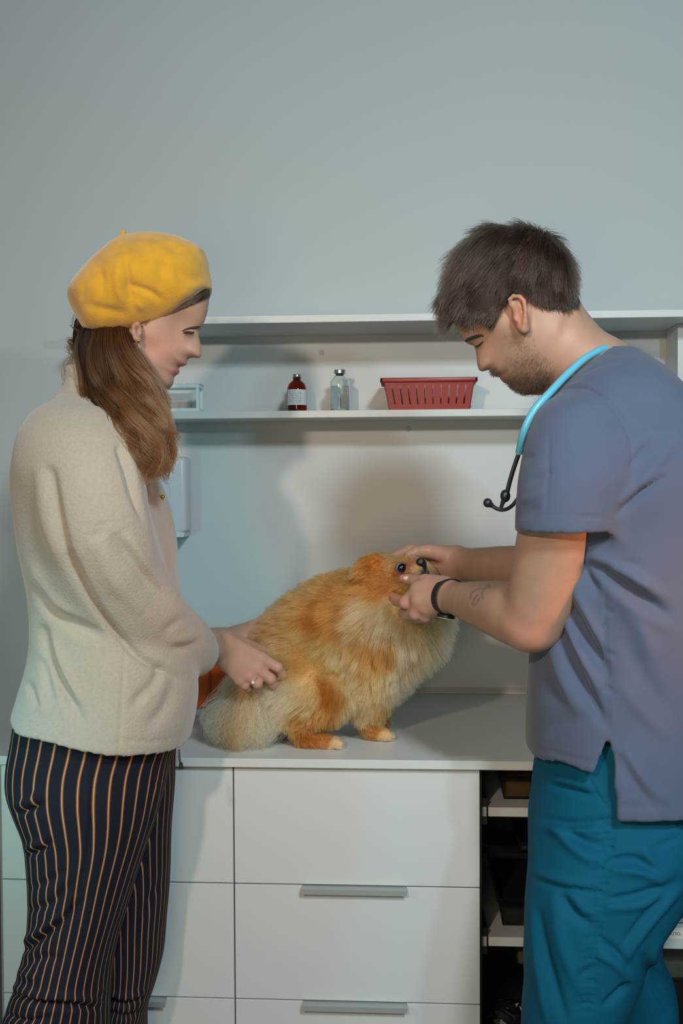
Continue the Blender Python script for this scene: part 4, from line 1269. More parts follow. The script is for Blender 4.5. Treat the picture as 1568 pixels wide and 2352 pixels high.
# ================================================================== MAN
MY = 1.70
def man():
    root = thing('person', 'man in slate blue scrub top and teal trousers examining the dog', 'person', (P(1400, 1900, MY)[0], MY, 0.0))
    face = [(1040,722),(1043,740),(1053,760),(1063,777),(1067.5,784),(1074,790),(1086,793),(1092,800),(1094.7,823),(1096.5,841),(1100,850),(1107,854),(1115,851),(1122.6,847.5),
            (1127,856),(1133,861.5),(1140,865),(1147,863),(1149.5,866),(1151,872),(1157,877.5),(1167,879),(1171.5,882),(1177,890),(1187,898),(1202,902),(1217,898),(1234,893),
            (1262,868),(1290,838),(1322,800),(1334,760),(1322,712),(1318,660),(1300,612),(1266,560),(1222,535),(1160,532),(1106,550),(1066,590),(1044,640),(1036,690)]
    tf = fit(HEAD_REF, [(1176, 730), (1085, 792), (1101, 851), (1190, 896)])
    ctrl = [(*tf(a, b), wv * tf.scale / S(MY)) for a, b, wv in HEAD_W] + [(1322,775,.022),(1300,815,.022),(1268,850,.030),(1240,868,.036)]
    KS = max(tf.scale / S(MY), 1.0)
    lo = P(1000, 1000, MY); hi = P(1480, 500, MY)
    f = Field((lo[0], MY - 0.14, lo[2]), (hi[0], MY + 0.14, hi[2]), 0.002)
    def extra(X, Z, W):
        W = W - 0.0080 * gauss(X, Z, 1094, 797, MY - .040, 0.0080)
        W = W + 0.0068 * gauss(X, Z, 1101, 799, MY - .042, 0.0060)
        W = W + 0.004 * gauss(X, Z, 1122, 838, MY - .018, 0.0048)
        W = W - 0.0035 * gauss(X, Z, 1130, 842, MY - .022, 0.004)
        W = W - 0.0030 * gauss(X, Z, 1160, 862, MY - .024, 0.0035)
        W = W + 0.003 * gauss(X, Z, 1072, 786, MY - .03, 0.008)
        W = W - 0.003 * gauss(X, Z, 1110, 745, MY - .065, 0.014)
        return W
    inflate(f, face, MY, ctrl, extra=extra)
    for sg in (-1, 1):
        def E(px, py, off, r):
            p = P(px, py, MY - off * KS); p[1] = MY + sg * off * KS
            return np.r_[p, r]
        f.chain(np.array([E(1180, 708, .078, .003), E(1172, 700, .080, .003), E(1170, 688, .083, .0032), E(1178, 680, .086, .0033), E(1193, 681, .090, .0034), E(1203, 692, .092, .0034), E(1206, 715, .091, .0032), E(1205, 740, .087, .0034), E(1203, 756, .082, .0048), E(1196, 750, .079, .0042)]), 0.003)
        f.chain(np.array([E(1190, 700, .076, .010), E(1192, 728, .075, .009), E(1198, 748, .076, .006)]), 0.006)
        f.chain(np.array([E(1190, 694, .084, .0022), E(1196, 708, .086, .0022), E(1197, 726, .084, .0024), E(1191, 738, .082, .0026), E(1184, 732, .081, .003)]), 0.002)
        f.chain(np.array([E(1187, 712, .091, .0055), E(1188, 726, .088, .005)]), 0.004, op='cut')
    f.chain(CH([(1238, 772, MY, .056), (1290, 804, MY, .0585), (1375, 868, MY, .062), (1410, 950, MY, .075)]), 0.05)
    hv, hq = f.mesh(2)
    # near (left) forearm and hand
    a = P(870, 1540, 1.8); b = P(1390, 1180, 1.5)
    f = Field((P(870, 1400, 1.93)[0], 1.49, P(1220, 1500, 1.6)[2]), (P(1350, 1200, 1.5)[0], 1.97, P(1300, 1180, 1.6)[2]), 0.0021)
    f.chain(path(CH([(1300,1090,1.545,.056),(1286,1190,1.56,.0525),(1262,1290,1.58,.049),(1242,1380,1.598,.046),(1226,1425,1.61,.0435)]), 10), .012)
    f.chain(path(CH([(1228,1428,1.61,.0425),(1190,1412,1.645,.0455),(1150,1400,1.69,.0415),(1095,1386,1.77,.0345),(1045,1374,1.835,.0265),(1026,1369,1.855,.0245)]), 12), .014)
    f.ell(P(1212, 1452, 1.605), (.024, .022, .020), k=.025)
    for wx, wy, kx, ky, kY, kr, wr in ((1022,1348,961,1356,1.872,.0148,.019),(1022,1362,962,1378,1.862,.0150,.020),(1022,1376,980,1396,1.862,.0142,.0195),(1022,1386,998,1402,1.868,.012,.017)):
        f.chain(CH([(wx, wy, 1.852, wr), (kx, ky, kY, kr)]), 0.014)
    for fg in ([(961,1356,1.872,.0140),(931,1384,1.880,.0118),(911,1379,1.915,.0104),(903,1372,1.935,.0092)],
               [(962,1378,1.862,.0140),(953,1410,1.872,.0112),(934,1412,1.905,.0100),(924,1408,1.93,.0090)],
               [(980,1396,1.862,.0132),(977,1416,1.872,.0108),(956,1420,1.91,.0096),(946,1418,1.93,.0086)],
               [(998,1402,1.868,.0112),(996,1417,1.88,.0092),(980,1422,1.91,.0082),(970,1421,1.93,.0074)],
               [(1012,1345,1.862,.0185),(978,1336,1.888,.0135),(955,1335,1.912,.0108),(938,1331,1.928,.0100),(927,1329,1.938,.0086)]):
        f.chain(CH(fg), 0.005)
    f.chain(CH([(985, 1345, 1.872, .012), (966, 1352, 1.872, .011)]), .014)
    nv, nq = f.mesh(2)
    # far (right) forearm and hand behind the dog's head
    f = Field((P(860, 1300, 2.15)[0], 1.90, P(1000, 1400, 2.1)[2]), (P(1260, 1300, 1.95)[0], 2.24, P(1000, 1215, 2.1)[2]), 0.0022)
    f.chain(path(CH([(1225,1314,1.95,.043),(1160,1306,2.0,.040),(1100,1301,2.06,.034),(1048,1293,2.11,.029)]), 8), .012)
    for rows in ([(1045,1284,2.115,.026),(985,1270,2.14,.017)],[(1045,1296,2.11,.027),(985,1288,2.14,.018)],[(1045,1304,2.105,.025),(990,1306,2.135,.017)],[(1045,1310,2.10,.022),(1000,1322,2.125,.015)]):
        f.chain(CH(rows), .018)
    for fg in ([(985,1270,2.14,.0155),(940,1264,2.14,.0122),(912,1275,2.128,.0108),(888,1290,2.118,.0092)],
               [(985,1288,2.145,.0155),(935,1282,2.155,.0122),(900,1296,2.14,.0108),(880,1308,2.13,.0092)],
               [(990,1306,2.14,.015),(940,1310,2.155,.0118),(905,1322,2.14,.0105),(888,1330,2.13,.009)],
               [(1000,1322,2.13,.0135),(958,1336,2.14,.0105),(930,1346,2.13,.0092),(915,1350,2.12,.008)],
               [(1030,1278,2.10,.019),(985,1266,2.085,.0135),(955,1268,2.075,.011),(938,1274,2.07,.009)]):
        f.chain(CH(fg), 0.005)
    fv, fq = f.mesh(2)
    # trunk and legs under the clothes
    lo = P(1170, 2700, MY); hi = P(1660, 880, MY)
    f = Field((lo[0] - .03, MY - .3, 0.0), (hi[0] + .06, MY + .32, hi[2] + .02), 0.012)
    ys = (900, 980, 1150, 1350, 1550, 1700, 1860)
    f.zloft([P(1420, y, MY)[2] for y in ys], [P(x, y, MY)[0] for x, y in zip((1405, 1420, 1438, 1432, 1425, 1428, 1428), ys)], [MY]*7, [.045, .085, .11, .105, .10, .10, .10], [.06, .13, .15, .135, .13, .135, .13])
    f.chain(CH([(1345,990,1.585,.042),(1302,1090,1.550,.050)]), .03)
    f.chain(CH([(1335,990,1.83,.042),(1270,1150,1.91,.044),(1225,1314,1.95,.042)]), .03)
    for kx, ky, Y, hx in ((1318, 2320, 1.62, 1410), (1452, 2300, 1.80, 1462)):
        kn = P(kx, ky, Y); f.chain(np.array([[*P(hx, 1850, Y), .055], [*kn, .034], [kn[0] + .02, Y, .10, .034], [kn[0] - .06, Y, .03, .03]]), .02)
    tv, tq = f.mesh(2)
    v, q = join((hv, hq), (nv, nq), (fv, fq), (tv, tq))
    spots = [(1140, 866, 9, (150, 84, 72), .7), (1156, 873, 7, (156, 88, 78), .6), (1112, 846, 9, (186, 118, 100), .4), (1120, 800, 24, (206, 148, 124), .4), (1196, 730, 18, (206, 126, 104), .55), (1204, 690, 14, (206, 124, 100), .5),
             (1105, 798, 5, (130, 88, 66), .5), (905, 1378, 12, (206, 124, 92), .55), (936, 1384, 10, (206, 136, 122), .6), (958, 1408, 14, (204, 140, 126), .45), (975, 1330, 16, (206, 146, 130), .4), (922, 1329, 7, (214, 148, 138), .6), (1210, 1455, 36, (204, 140, 122), .45),
             (980, 1270, 60, (206, 146, 128), .35), (1300, 780, 60, (206, 150, 124), .35)]
    col = blend_tint(v, MY, (168, 136, 117), spots)
    uv = proj(v)
    nh = len(hv)
    hm_ = np.arange(len(v)) < nh
    # stubble: jaw, chin, lip and upper neck
    beard = [(1205, 880, 26, .95), (1185, 880, 16, .95), (1236, 872, 26, .8), (1225, 845, 30, .55), (1195, 840, 26, .40), (1205, 800, 26, .30), (1175, 790, 20, .22), (1135, 853, 8, .9), (1143, 857, 6, .8), (1165, 868, 8, .55), (1250, 880, 16, .7), (1170, 770, 14, .25), (1172, 885, 8, .8), (1120, 852, 5, .4), (1160, 852, 12, .4)]
    bd = np.zeros(len(v))
    for x, y, r_, a_ in beard:
        bd = np.maximum(bd, a_ * np.exp(-((uv[:, 0]-x)**2 + (uv[:, 1]-y)**2) / (2*r_*r_)))
    lipm = np.exp(-((uv[:, 0]-1143)**2 + (uv[:, 1]-868)**2) / (2*5.5**2))
    bd *= (1 - .7 * lipm) * hm_ * (1 + .25 * noise3(v, 260, 9)) * np.clip((uv[:, 0] - 1090) / 20, 0, 1)
    bd = np.clip(bd, 0, 1)[:, None] * .72
    col = col * (1 - bd) + np.array(lin((52, 44, 38))) * bd
    # tattoo strokes on the forearm
    tat = [[(1083,1362),(1092,1355),(1104,1352)],[(1084,1388),(1090,1372),(1098,1366)],[(1088,1392),(1097,1382),(1102,1372)],[(1080,1376),(1082,1366)],[(1108,1374),(1106,1362),(1112,1352)],[(1115,1350),(1122,1344),(1124,1350)],[(1094,1378),(1100,1376)]]
    td = np.full(len(v), 1e9)
    for L in tat:
        for a_, b_ in zip(np.array(L, float)[:-1], np.array(L, float)[1:]):
            e = b_ - a_; t = np.clip(((uv - a_) @ e) / (e @ e), 0, 1)
            td = np.minimum(td, np.linalg.norm(uv - a_ - t[:, None]*e, axis=1))
    ink = (.55 * np.exp(-(td / 2.3)**2) * (np.arange(len(v)) >= nh) * (np.arange(len(v)) < nh + len(nv)))[:, None]
    col = col * (1 - ink) + np.array(lin((74, 80, 88))) * ink
    # hair coloured scalp
    HP = [(1028,728),(1042,716),(1060,722),(1080,738),(1090,732),(1110,742),(1134,752),(1150,728),(1160,695),(1170,676),(1200,668),(1216,686),(1234,702),(1258,716),(1290,712),(1330,714),(1345,640),(1300,540),(1200,500),(1100,500),(1010,600),(1000,700)]
    ins = poly_sd(uv[:, 0], uv[:, 1], [np.array(p, float) for p in HP])
    g = (np.clip(ins / 8 + .4, 0, 1) * hm_ * (np.abs(v[:, 1] - MY) < .0785))[:, None]
    col = col * (1 - g) + np.array(lin((44, 34, 28))) * g
    to_obj('body', v, q, SKIN, root, col)
    hid = np.arange(nh)
    def on_face(px, py, off=0.0006):
        d = np.linalg.norm(uv[:nh] - np.array([px, py]), axis=1)
        c = np.argsort(d)[:24]
        i = c[np.argmin(v[c, 1])]
        p = P(px, py, v[i, 1]); p[1] -= off
        return p
    dark = mat('dark_brow_hair', (40, 32, 28), 0.7)
    m = MB(); m.tube([on_face(x, y, .0004) for x, y in ((1069,783),(1076,779),(1086,775),(1096,772),(1104,770),(1110,772))], [.0014,.0026,.0026,.0022,.0016,.0006], 8)
    m.build('eyebrow', dark, root, True)
    m = MB(); m.tube([on_face(x, y, .001) for x, y in ((1090,797),(1095,796),(1101,792),(1106,787),(1109,784))], [.0007,.0012,.0013,.0010,.0005], 8)
    for i in range(6):
        p = on_face(1091 + i * 2.2, 797 - i * 1.2, .0012); m.tube([p, p + np.array([-.0008, -.003, -.003]), p + np.array([-.0008, -.005, -.006])], [.0003, .00025, .0001], 5)
    m.build('eyelashes', dark, root, True)
    # thumb nail
    d_ = np.linalg.norm(uv[nh:nh+len(nv)] - np.array([932, 1327.5]), axis=1); c_ = np.argsort(d_)[:16] + nh
    i_ = c_[np.argmin(v[c_, 1])]
    pn = v[i_] + np.array([0, .0022, .0006])
    MB().sphere(pn, .0062, (1.15, .55, .72)).build('thumb_nail', mat('nail', (222, 178, 164), .25), root, True)

    # hair: clipped cap and combed strands
    out = [(1013,694),(1020,740),(1060,800),(1140,830),(1250,800),(1310,760),(1322,712),
           (1318,690),(1314,660),(1302,622),(1286,584),(1262,552),(1232,538),(1206,530),(1186,534),(1164,534),(1140,534),(1116,536),(1088,556),(1064,580),(1044,616),(1030,650),(1018,678)]
    lo = P(990, 780, MY); hi = P(1350, 490, MY)
    f = Field((lo[0], MY - .11, lo[2]), (hi[0], MY + .11, hi[2]), .0026)
    def hwid(x, y, add):
        k_ = np.argsort(np.linalg.norm(uv[:nh] - np.array([x, y]), axis=1))[:40]
        return (x, y, min(max(float(MY - v[k_, 1].min()), .02), .0835) + add)
    cc_ = [hwid(x, y, .0035) for x, y in ((1045,712),(1065,718),(1085,728),(1110,735),(1135,742),(1150,720),(1165,690),(1195,668),(1222,690),(1250,705),(1285,704),(1310,700),(1090,700),(1130,700))]
    cc_ += [hwid(x, y, .006) for x, y in ((1060,680),(1100,660),(1150,650),(1200,640),(1250,660),(1290,660))] + [(1030,690,.046),(1060,640,.062),(1080,600,.070),(1150,560,.070),(1240,580,.074),(1290,640,.070)]
    inflate(f, out, MY, cc_, sig=.014, rfac=.5, rmin=.003)
    HP2 = [(1020,728),(1034,726),(1046,716),(1062,720),(1080,737),(1092,731),(1110,741),(1134,750),(1150,726),(1161,695),(1170,676),(1200,668),(1216,686),(1234,702),(1258,714),(1290,712),(1330,716),(1370,714),(1400,600),(1320,460),(1200,430),(1080,430),(970,560),(970,700)]
    X_, Z_ = np.meshgrid(f.ax[0], f.ax[2], indexing='ij')
    ds = poly_sd(X_, Z_, np.array([P(x, y, MY - .06) for x, y in HP2])[:, [0, 2]]).astype(np.float32)
    f.F = -smin(-f.F, ds[:, None, :] + 0 * f.F, .006)
    hv2, hq2 = f.mesh(2)
    n2 = normals(hv2, hq2)
    hv2 = hv2 + n2 * (noise3(hv2 * np.array([1, 1, .6]), 70, 5) * .0035)[:, None]
    hm = to_obj('hair', hv2, hq2, tint_mat('clipped_hair', .8, bump=.4, bscale=420, mottled=.35, mscale=240, spec=.08), root, np.tile(np.array(lin((60, 46, 38))), (len(hv2), 1)))
    r = np.random.default_rng(5)
    N, K = 24000, 7
    p, nn = scatter(hv2, hq2, N, lambda c: (proj(c)[:, 1] < 760).astype(float), 6)
    uvp = proj(p)
    crown = P(1235, 548, MY)
    fl = p - crown; fl -= nn * (fl * nn).sum(1)[:, None]; fl /= np.linalg.norm(fl, axis=1)[:, None] + 1e-9
    top = np.clip((640 - uvp[:, 1]) / 90, 0, 1)
    front = np.clip((1110 - uvp[:, 0]) / 80, 0, 1)
    ln = .008 + .020 * np.clip((690 - uvp[:, 1]) / 120, 0, 1) + .010 * front
    ln *= r.uniform(.6, 1.25, N)
    cl = noise3(p, 55, 3); c2 = noise3(p, 55, 13)
    side = np.cross(nn, fl)
    d0 = fl * .75 + nn * (.42 + .36 * top + .25 * cl)[:, None] + side * (.6 * c2)[:, None] + r.normal(0, .14, (N, 3))
    d0 /= np.linalg.norm(d0, axis=1)[:, None]
    s = np.linspace(0, 1, K)
    pos = p[:, None, :] - nn[:, None, :] * .0012 + d0[:, None, :] * (ln[:, None] * s)[:, :, None] + (fl * .5 - nn * (.12 + .2 * top)[:, None])[:, None, :] * (ln[:, None] * s**2)[:, :, None]
    pos[:, :, 2] -= (ln[:, None] * s**2) * .25
    rad = np.full((N, K), .00034) * (1.1 - s * .8)
    bb = np.clip(1 + .5 * noise3(p * np.array([1, 1, .7]), 70, 23) + .3 * noise3(p, 160, 24) + r.normal(0, .2, N), .4, 1.8)
    strands('hair_strands', pos, rad, np.array(lin((52, 39, 32)))[None] * bb[:, None], HAIR, hm)
    # short beard stubble
    N = 5200
    def bmask(c):
        u_ = proj(c); o = np.zeros(len(c))
        for x, y, r_, a_ in beard:
            o = np.maximum(o, a_ * np.exp(-((u_[:, 0]-x)**2 + (u_[:, 1]-y)**2) / (2*r_*r_)))
        o *= 1 - np.exp(-((u_[:, 0]-1144)**2 + (u_[:, 1]-869)**2) / (2*5.5**2))
        return np.clip(o - .12, 0, 1)**1.3 * (u_[:, 0] < 1275)
    p, nn = scatter(hv, hq, N, bmask, 8)
    K = 3; s = np.linspace(0, 1, K)
    d0 = nn * .7 + np.array([-.2, 0, -.5]) + r.normal(0, .2, (N, 3)); d0 /= np.linalg.norm(d0, axis=1)[:, None]
    ln = r.uniform(.0022, .0050, N)
    pos = p[:, None, :] + d0[:, None, :] * (ln[:, None] * s)[:, :, None]
    bo = strands('beard', pos, np.full((N, K), .00013), np.tile(np.array(lin((58, 46, 38))), (N, 1)), HAIR, root)

    # watch on the left wrist
    c = P(1031, 1371, 1.846); ax = P(1060, 1378, 1.815) - P(1005, 1364, 1.88); ax /= np.linalg.norm(ax)
    u = np.cross(ax, [0, 0, 1]); u /= np.linalg.norm(u); w_ = np.cross(u, ax)
    m = MB()
    R0 = .0312
    ringv = []
    for t in np.linspace(0, 2*math.pi, 49)[:-1]:
        dv = u * math.cos(t) + w_ * math.sin(t)
        for rr, hh in ((R0, -.0075), (R0 + .0022, -.0068), (R0 + .0022, .0068), (R0, .0075)):
            ringv.append(m.bm.verts.new(c + dv * rr + ax * hh))
    for i in range(48):
        for k in range(4):
            a, b = i * 4 + k, i * 4 + (k + 1) % 4
            a2, b2 = ((i + 1) % 48) * 4 + k, ((i + 1) % 48) * 4 + (k + 1) % 4
            m.bm.faces.new((ringv[a], ringv[b], ringv[b2], ringv[a2]))
    wt = m.build('watch', mat('black_strap', (28, 29, 32), .55), root, True)
    # case on the underside of the wrist
    dn = -w_ * .85 + np.array([0, -.25, 0]) ; dn -= ax * (dn @ ax); dn /= np.linalg.norm(dn)
    e2 = np.cross(ax, dn)
    def disc(r_, h0, h1, name, mm, par):
        m = MB(); A = []; B = []
        cc = c + dn * (R0 + .0005)
        for t in np.linspace(0, 2*math.pi, 41)[:-1]:
            dv = (ax * math.cos(t) + e2 * math.sin(t)) * r_
            A.append(m.bm.verts.new(cc + dv + dn * h0)); B.append(m.bm.verts.new(cc + dv + dn * h1))
        m.bm.faces.new(A); m.bm.faces.new(B[::-1])
        for i in range(40): m.bm.faces.new((A[i], A[(i+1) % 40], B[(i+1) % 40], B[i]))
        return m.build(name, mm, par, True)
    disc(.0165, .0, .0052, 'watch_case', M['black'], wt)
    disc(.0155, .0052, .0062, 'watch_face', mat('pale_watch_face', (224, 224, 206), .2), wt)
    bk = c + (-u * .75 + w_ * .65) * (R0 + .0035)
    MB().box(bk - np.array([.004, .004, .0025]), bk + np.array([.004, .004, .0025]), .001, 2).build('buckle', M['black'], wt, True)

    # undershirt collar: a ribbed band lying round the base of the neck
    c = P(1376, 886, MY); up = P(1429, 815, MY) - c; rr = np.linalg.norm(up); up /= rr
    m = MB()
    rg_ = []
    axn = np.cross(up, [0, 1, 0])
    for t in np.linspace(0, 2*math.pi, 65)[:-1]:
        o = c + up * math.cos(t) * rr + np.array([0, math.sin(t) * .070, 0])
        n_ = up * math.cos(t) + np.array([0, math.sin(t), 0])
        rg_.append([m.bm.verts.new(o + n_ * a_ + axn * b_) for a_, b_ in ((-.004, -.012), (.001, -.013), (.0025, 0), (.003, .014), (-.001, .014))])
    for i_ in range(64):
        A, B = rg_[i_], rg_[(i_ + 1) % 64]
        for k in range(5):
            m.bm.faces.new((A[k], A[(k+1) % 5], B[(k+1) % 5], B[k]))
    m.build('undershirt', mat('white_cotton', (206, 206, 204), .9, bump=.2, bscale=500), root, True)

    # scrub top
    lo = P(1150, 1930, MY); hi = P(1680, 800, MY)
    f = Field((lo[0], MY - .28, lo[2]), (hi[0], MY + .30, hi[2]), .0045)
    rows = [(812,1352,1462,.070),(826,1338,1478,.085),(850,1312,1505,.122),(880,1282,1534,.155),(920,1262,1572,.178),(1000,1246,1622,.192),(1100,1228,1652,.196),(1250,1216,1660,.185),(1400,1216,1645,.175),(1550,1218,1628,.172),(1700,1216,1636,.180),(1800,1216,1644,.185),(1900,1214,1650,.188)]
    zz = [P(1430, y, MY)[2] for y, *_ in rows]
    xl = np.array([P(l, y, MY)[0] for y, l, r_, d in rows]); xr = np.array([P(r_, y, MY)[0] for y, l, r_, d in rows])
    f.zloft(zz, (xl+xr)/2, [MY]*len(rows), (xr-xl)/2, [d for *_, d in rows], k=.02, n=2.3)
    def sleeve(rw, grow=0., k=.03, op='add'):
        zz = [P(1310, y, Y)[2] for y, l, r_, Y, d in rw]
        xl = np.array([P(l, y, Y)[0] for y, l, r_, Y, d in rw]); xr = np.array([P(r_, y, Y)[0] for y, l, r_, Y, d in rw])
        f.zloft(zz, (xl+xr)/2, [r_[3] for r_ in rw], (xr-xl)/2 + grow, [r_[4] + grow for r_ in rw], k=k, n=2.1, op=op)
    near = [(900,1290,1400,1.62,.05),(930,1246,1418,1.585,.062),(985,1217,1436,1.56,.070),(1050,1198,1450,1.55,.074),(1100,1189,1446,1.545,.076),(1160,1184,1428,1.548,.078),(1222,1182,1411,1.552,.079)]
    far = [(900,1290,1400,1.80,.05),(985,1240,1430,1.85,.07),(1100,1215,1436,1.875,.074),(1222,1212,1405,1.895,.076)]
    sleeve(near); sleeve(far)
    for rw, c0 in ((near, 1.552), (far, 1.895)):
        sleeve([(1130,1186,1434,c0,.078),(1222,1182,1411,c0,.079),(1260,1178,1400,c0,.082)] if c0 < 1.7 else [(1130,1216,1436,c0,.076),(1222,1212,1405,c0,.076),(1260,1208,1400,c0,.08)], -.007, .006, 'cut')
    f.zloft(zz, (xl+xr)/2, [MY]*len(rows), (xr-xl)/2, [d for *_, d in rows], k=.004, n=2.3)
    # neck opening, cut sloping down to the throat
    f.chain(CH([(1250,760,MY,.058),(1290,806,MY,.0635),(1345,845,MY,.066),(1405,850,MY,.058)]), .008, op='cut')
    # hems: front panel shorter, slit at the side, back panel longer
    hx = [P(*k) for k in ((1180,1738,1.70),(1217,1747,1.66),(1250,1756,1.60),(1290,1764,1.55),(1360,1780,1.53),(1366,1780,1.53),(1397,1700,1.53),(1401,1700,1.53),(1411,1800,1.525),(1418,1886,1.522),(1568,1880,1.54),(1660,1876,1.70))]
    hz = np.interp(f.ax[0], [h[0] for h in hx], [h[2] for h in hx]).astype(np.float32)
    f.F = np.maximum(f.F, (hz[:, None, None] - f.ax[2][None, None, :]) * .6 + 0 * f.F[:, :, :1])
    rw = [r_ for r_ in rows if r_[0] >= 1550] + [(1940,1214,1650,.188)]
    zz2 = [P(1430, y, MY)[2] for y, *_ in rw]
    xl = np.array([P(l, y, MY)[0] for y, l, r_, dd in rw]); xr = np.array([P(r_, y, MY)[0] for y, l, r_, dd in rw])
    f.zloft(zz2, (xl+xr)/2, [MY]*len(rw), (xr-xl)/2 - .011, [dd - .011 for *_, dd in rw], k=.006, n=2.3, op='cut')
    v_, q_ = f.mesh(2)
    v_ = fold(v_, q_, [
        ([(1286,1360),(1330,1440),(1364,1500),(1394,1552)], 13, -.016), ([(1310,1330),(1352,1420),(1384,1490)], 15, .010),
        ([(1272,1430),(1306,1510),(1345,1590),(1388,1662)], 12, -.016), ([(1258,1480),(1290,1560),(1330,1640)], 16, .008), ([(1300,1440),(1336,1510),(1378,1590)], 12, .009),
        ([(1350,1298),(1385,1312),(1440,1350),(1532,1412)], 13, -.016), ([(1370,1285),(1430,1312),(1530,1375)], 15, .010), ([(1390,1355),(1460,1400),(1540,1450)], 16, .006),
        ([(1325,1290),(1350,1330),(1378,1368)], 12, -.012), ([(1390,1300),(1440,1295),(1475,1298)], 8, -.004),
        ([(1420,1180),(1470,1130),(1530,1085)], 9, -.009), ([(1425,1150),(1475,1100),(1545,1020)], 10, .006), ([(1446,1070),(1480,1030),(1496,1010)], 7, -.006), ([(1470,1110),(1510,1090),(1536,1082)], 7, .006),
        ([(1500,1320),(1460,1350),(1450,1325)], 12, .003), ([(1430,1400),(1470,1440),(1500,1520)], 20, .007), ([(1440,1480),(1480,1560),(1540,1640)], 22, -.006), ([(1430,1580),(1480,1640),(1540,1700)], 18, .005),
        ([(1230,1680),(1300,1660),(1380,1640)], 18, -.003), ([(1240,1560),(1290,1620)], 18, -.004), ([(1420,1740),(1450,1790),(1500,1860)], 9, -.006), ([(1440,1730),(1470,1780),(1540,1850)], 12, .006),
        ([(1394,1300),(1388,1400),(1393,1550),(1396,1690)], 3, -.0035), ([(1290,893),(1350,896),(1400,930),(1436,980),(1450,1040),(1448,1090)], 3.2, -.0045), ([(1300,886),(1356,888),(1408,922),(1446,975)], 4, .002),
        ([(1445,1010),(1500,990),(1568,985)], 3, -.003), ([(1184,1186),(1290,1184),(1412,1192)], 2.6, -.0026), ([(1216,1716),(1290,1734),(1372,1752)], 2.6, -.0026), ([(1418,1852),(1568,1848)], 2.6, -.0026),
        ([(1262,1000),(1258,1100),(1256,1185)], 4, -.0022), ([(1215,1110),(1240,1095),(1270,1080)], 9, -.005), ([(1200,1150),(1230,1140),(1260,1120)], 8, .004), ([(1198,1060),(1225,1045)], 8, -.004), ([(1210,1180),(1240,1165)], 7, -.004),
        ([(1440,832),(1400,836),(1368,846),(1330,868)], 3, -.003), ([(1380,1440),(1394,1440)], 3, -.003), ([(1392,1580),(1410,1590)], 4, -.005), ([(1390,1400),(1408,1408)], 4, -.005), ([(1392,1500),(1412,1506)], 4, -.005)])
    nn = normals(v_, q_)
    v_ = v_ + nn * (noise3(v_, 8, 41) * .004 + noise3(v_ * np.array([1, 1, .6]), 19, 42) * .0014)[:, None]
    sm = mat('slate_scrub_cloth', (82, 95, 120), .85, bump=.12, bscale=900, var=.03, vscale=25, spec=.2, sheen=.15)
    st = to_obj('scrub_top', v_, q_, sm, root)

    # teal trousers
    near = [(1660,1244,1596,1.70,.146),(1740,1236,1606,1.70,.150),(1790,1228,1618,1.695,.152),(1900,1215,1622,1.665,.143),(2000,1213,1592,1.635,.120),(2060,1210,1568,1.625,.110),(2150,1204,1512,1.62,.104),(2230,1200,1474,1.62,.10),(2300,1199,1444,1.62,.098),(2352,1200,1424,1.62,.097),(2500,1205,1410,1.62,.095),(2900,1230,1390,1.62,.08)]
    far = [(1850,1420,1625,1.76,.11),(2000,1420,1630,1.80,.11),(2080,1410,1546,1.80,.10),(2130,1400,1514,1.80,.096),(2180,1396,1512,1.80,.094),(2250,1394,1541,1.80,.093),(2352,1396,1554,1.80,.092),(2500,1400,1560,1.80,.09),(2900,1430,1560,1.80,.08)]
    lo = P(1180, 2480, MY); hi = P(1690, 1670, MY)
    f = Field((lo[0] - .02, 1.48, 0.07), (hi[0], 1.93, hi[2]), .0045)
    for rw in (near, far):
        zz = np.array([P(1380, r_[0], r_[3])[2] for r_ in rw])
        xl = np.array([P(r_[1], r_[0], r_[3])[0] for r_ in rw]); xr = np.array([P(r_[2], r_[0], r_[3])[0] for r_ in rw])
        f.zloft(zz, (xl+xr)/2, [r_[3] for r_ in rw], (xr-xl)/2, [r_[4] for r_ in rw], k=.012, n=2.2)
    v_, q_ = f.mesh(2)
    L = []
    for i, y in enumerate(range(1880, 2330, 17)):      # puckers along the side seam
        xs = np.interp(y, [1850, 1950, 2050, 2200, 2330], [1412, 1402, 1385, 1368, 1350])
        L.append(([(xs - 34, y + 4), (xs - 8, y), (xs + 14, y + 5)], 5, -.0042 * (1 + .4 * math.sin(i * 2.1))))
